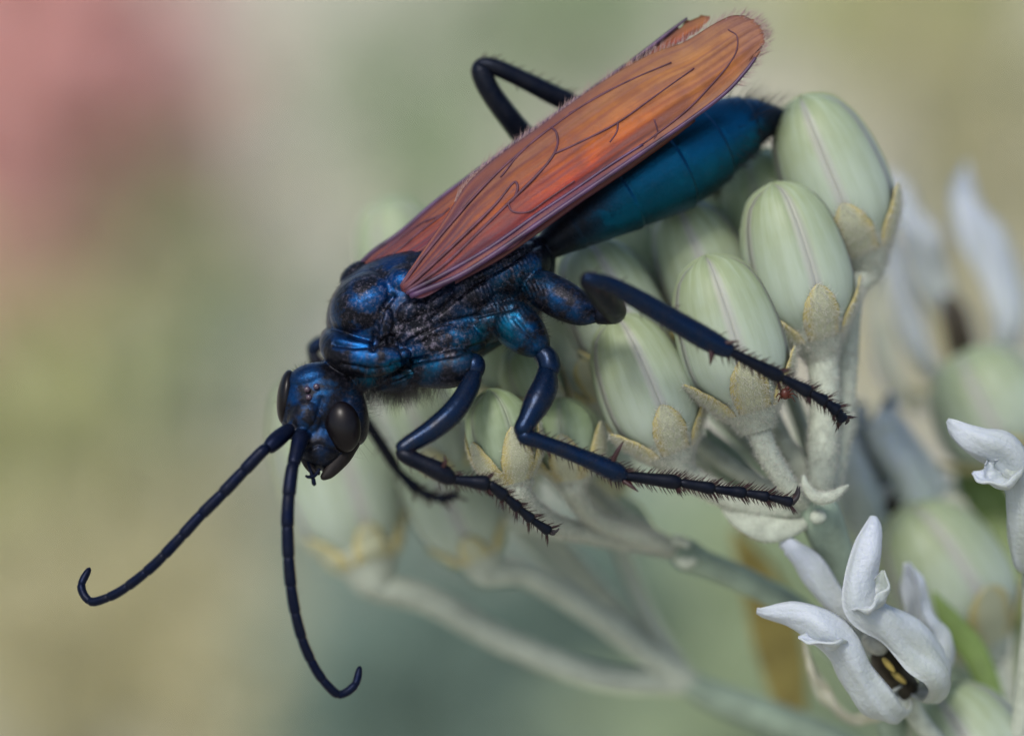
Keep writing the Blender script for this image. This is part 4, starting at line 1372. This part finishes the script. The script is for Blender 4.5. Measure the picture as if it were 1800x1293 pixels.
for rows in ([(1640, 1040, 12, 3, 3), (1670, 1090, 12, 20, 5), (1720, 1160, 12, 24, 6), (1760, 1280, 11, 16, 6), (1768, 1400, 8, 8, 6)],
             [(1690, 780, 30, 8, 4), (1720, 850, 30, 44, 8), (1760, 920, 29, 40, 8), (1800, 1100, 24, 18, 7), (1790, 1390, 9, 8, 6)]):
    part('leaf', loft(rows, 8, 14), m_plain('leaf_blade_green', (0.13, 0.2, 0.05), 0.5, 0.25, 0.3), pC)

pD = thing('milkweed_stem', ground_under(1760, 1500, 34, 40, 60), 'blurred milkweed stem with white flowers above the green buds', 'plant')
stalk(pD, [(1640, 1000, 27, 20), (1660, 1060, 28, 30), (1700, 1200, 30, 32), (1770, 1460, 34, 34)])
ND = (1648, 1020, 27)
f2 = part('flower', tube(np.array([P(1700, 650, 40), P(1688, 600, 39.5), P(1676, 550, 39), P(1668, 520, 39)]), np.array([30, 32, 30, 14.]) * K, np.array([30, 32, 30, 14.]) * K, 16), M['colm'], pD)
f2['label'] = 'blurred pale flower with a dark centre'
hood_px([(1692, 286, 38, 12), (1684, 330, 38, 36), (1702, 400, 38, 50), (1736, 480, 38, 52), (1756, 560, 38, 52), (1734, 625, 38, 42), (1700, 650, 39, 18)], [(-0.9, 0.2, 0.2), (-0.9, -0.2, 0.1), (-0.8, 0.4, 0)], [1.2, 2.1, 2.0, 1.7, 1.4], f2)
hood_px([(1568, 300, 41, 14), (1586, 350, 41, 36), (1624, 420, 41, 46), (1656, 500, 41, 46), (1684, 580, 41, 30), (1700, 640, 40, 16)], [(0.8, 0.3, 0.4), (0.8, 0.4, 0.2), (0.8, 0.4, 0.2)], [1.2, 2.1, 2.0, 1.7, 1.4], f2)
hood_px([(1552, 396, 35, 18), (1566, 440, 35, 42), (1590, 520, 35, 46), (1622, 600, 35, 44), (1656, 650, 36, 32), (1696, 656, 38, 14)], [(0.9, 0.2, -0.2), (0.9, 0.4, -0.3), (0.6, 0.8, -0.2)], [1.2, 1.9, 1.8, 1.6, 1.4], f2)
hood_px([(1560, 440, 33, 10), (1556, 520, 32, 40), (1572, 610, 32, 42), (1612, 690, 33, 36), (1660, 690, 36, 22), (1700, 660, 39, 12)], [(0.7, 0, -0.8), (0.6, 0.4, -0.8), (0.4, 0.8, -0.4)], [0.9, 1.1, 1.1, 0.9], f2, mat='refl', name='petal')
part('pedicel', loft([(1700, 650, 40, 18), (1700, 780, 40, 17), (1672, 900, 34, 17), (1648, 1020, 27, 17)], 8, 14), M['pedi'], f2)
flower(pD, (1592, 925, 24), (1512, 760, 22), 0.9, [(1630, 970, 25), (1648, 1005, 27)], 0.2)

# ------------------------------------------------------------------ a tiny mite clinging to a bud
mt = thing('mite', P(1380, 692, -4.4), 'tiny red-brown mite clinging to a bud by the wasp hind foot', 'mite')
mb = part('body', join(ellipsoid(1380, 692, -4.3, 9, 10, 9, 20, 18, 12), ellipsoid(1384, 682, -4.3, 5, 5, 5, 0, 12, 8)), M['mite'], mt)
for sx, y0, tx, ty in ((-1, 690, 1366, 684), (-1, 696, 1364, 698), (-1, 700, 1368, 706), (1, 690, 1400, 688), (1, 695, 1402, 698), (1, 699, 1398, 706)):
    part('leg', loft([(1380 + 6 * sx, y0, -4.4, 1.6), ((1380 + tx) / 2 + 3 * sx, (y0 + ty) / 2 - 5, -4.7, 1.4), (tx, ty, -4.2, 0.8)], 5, 6), M['mite'], mt)
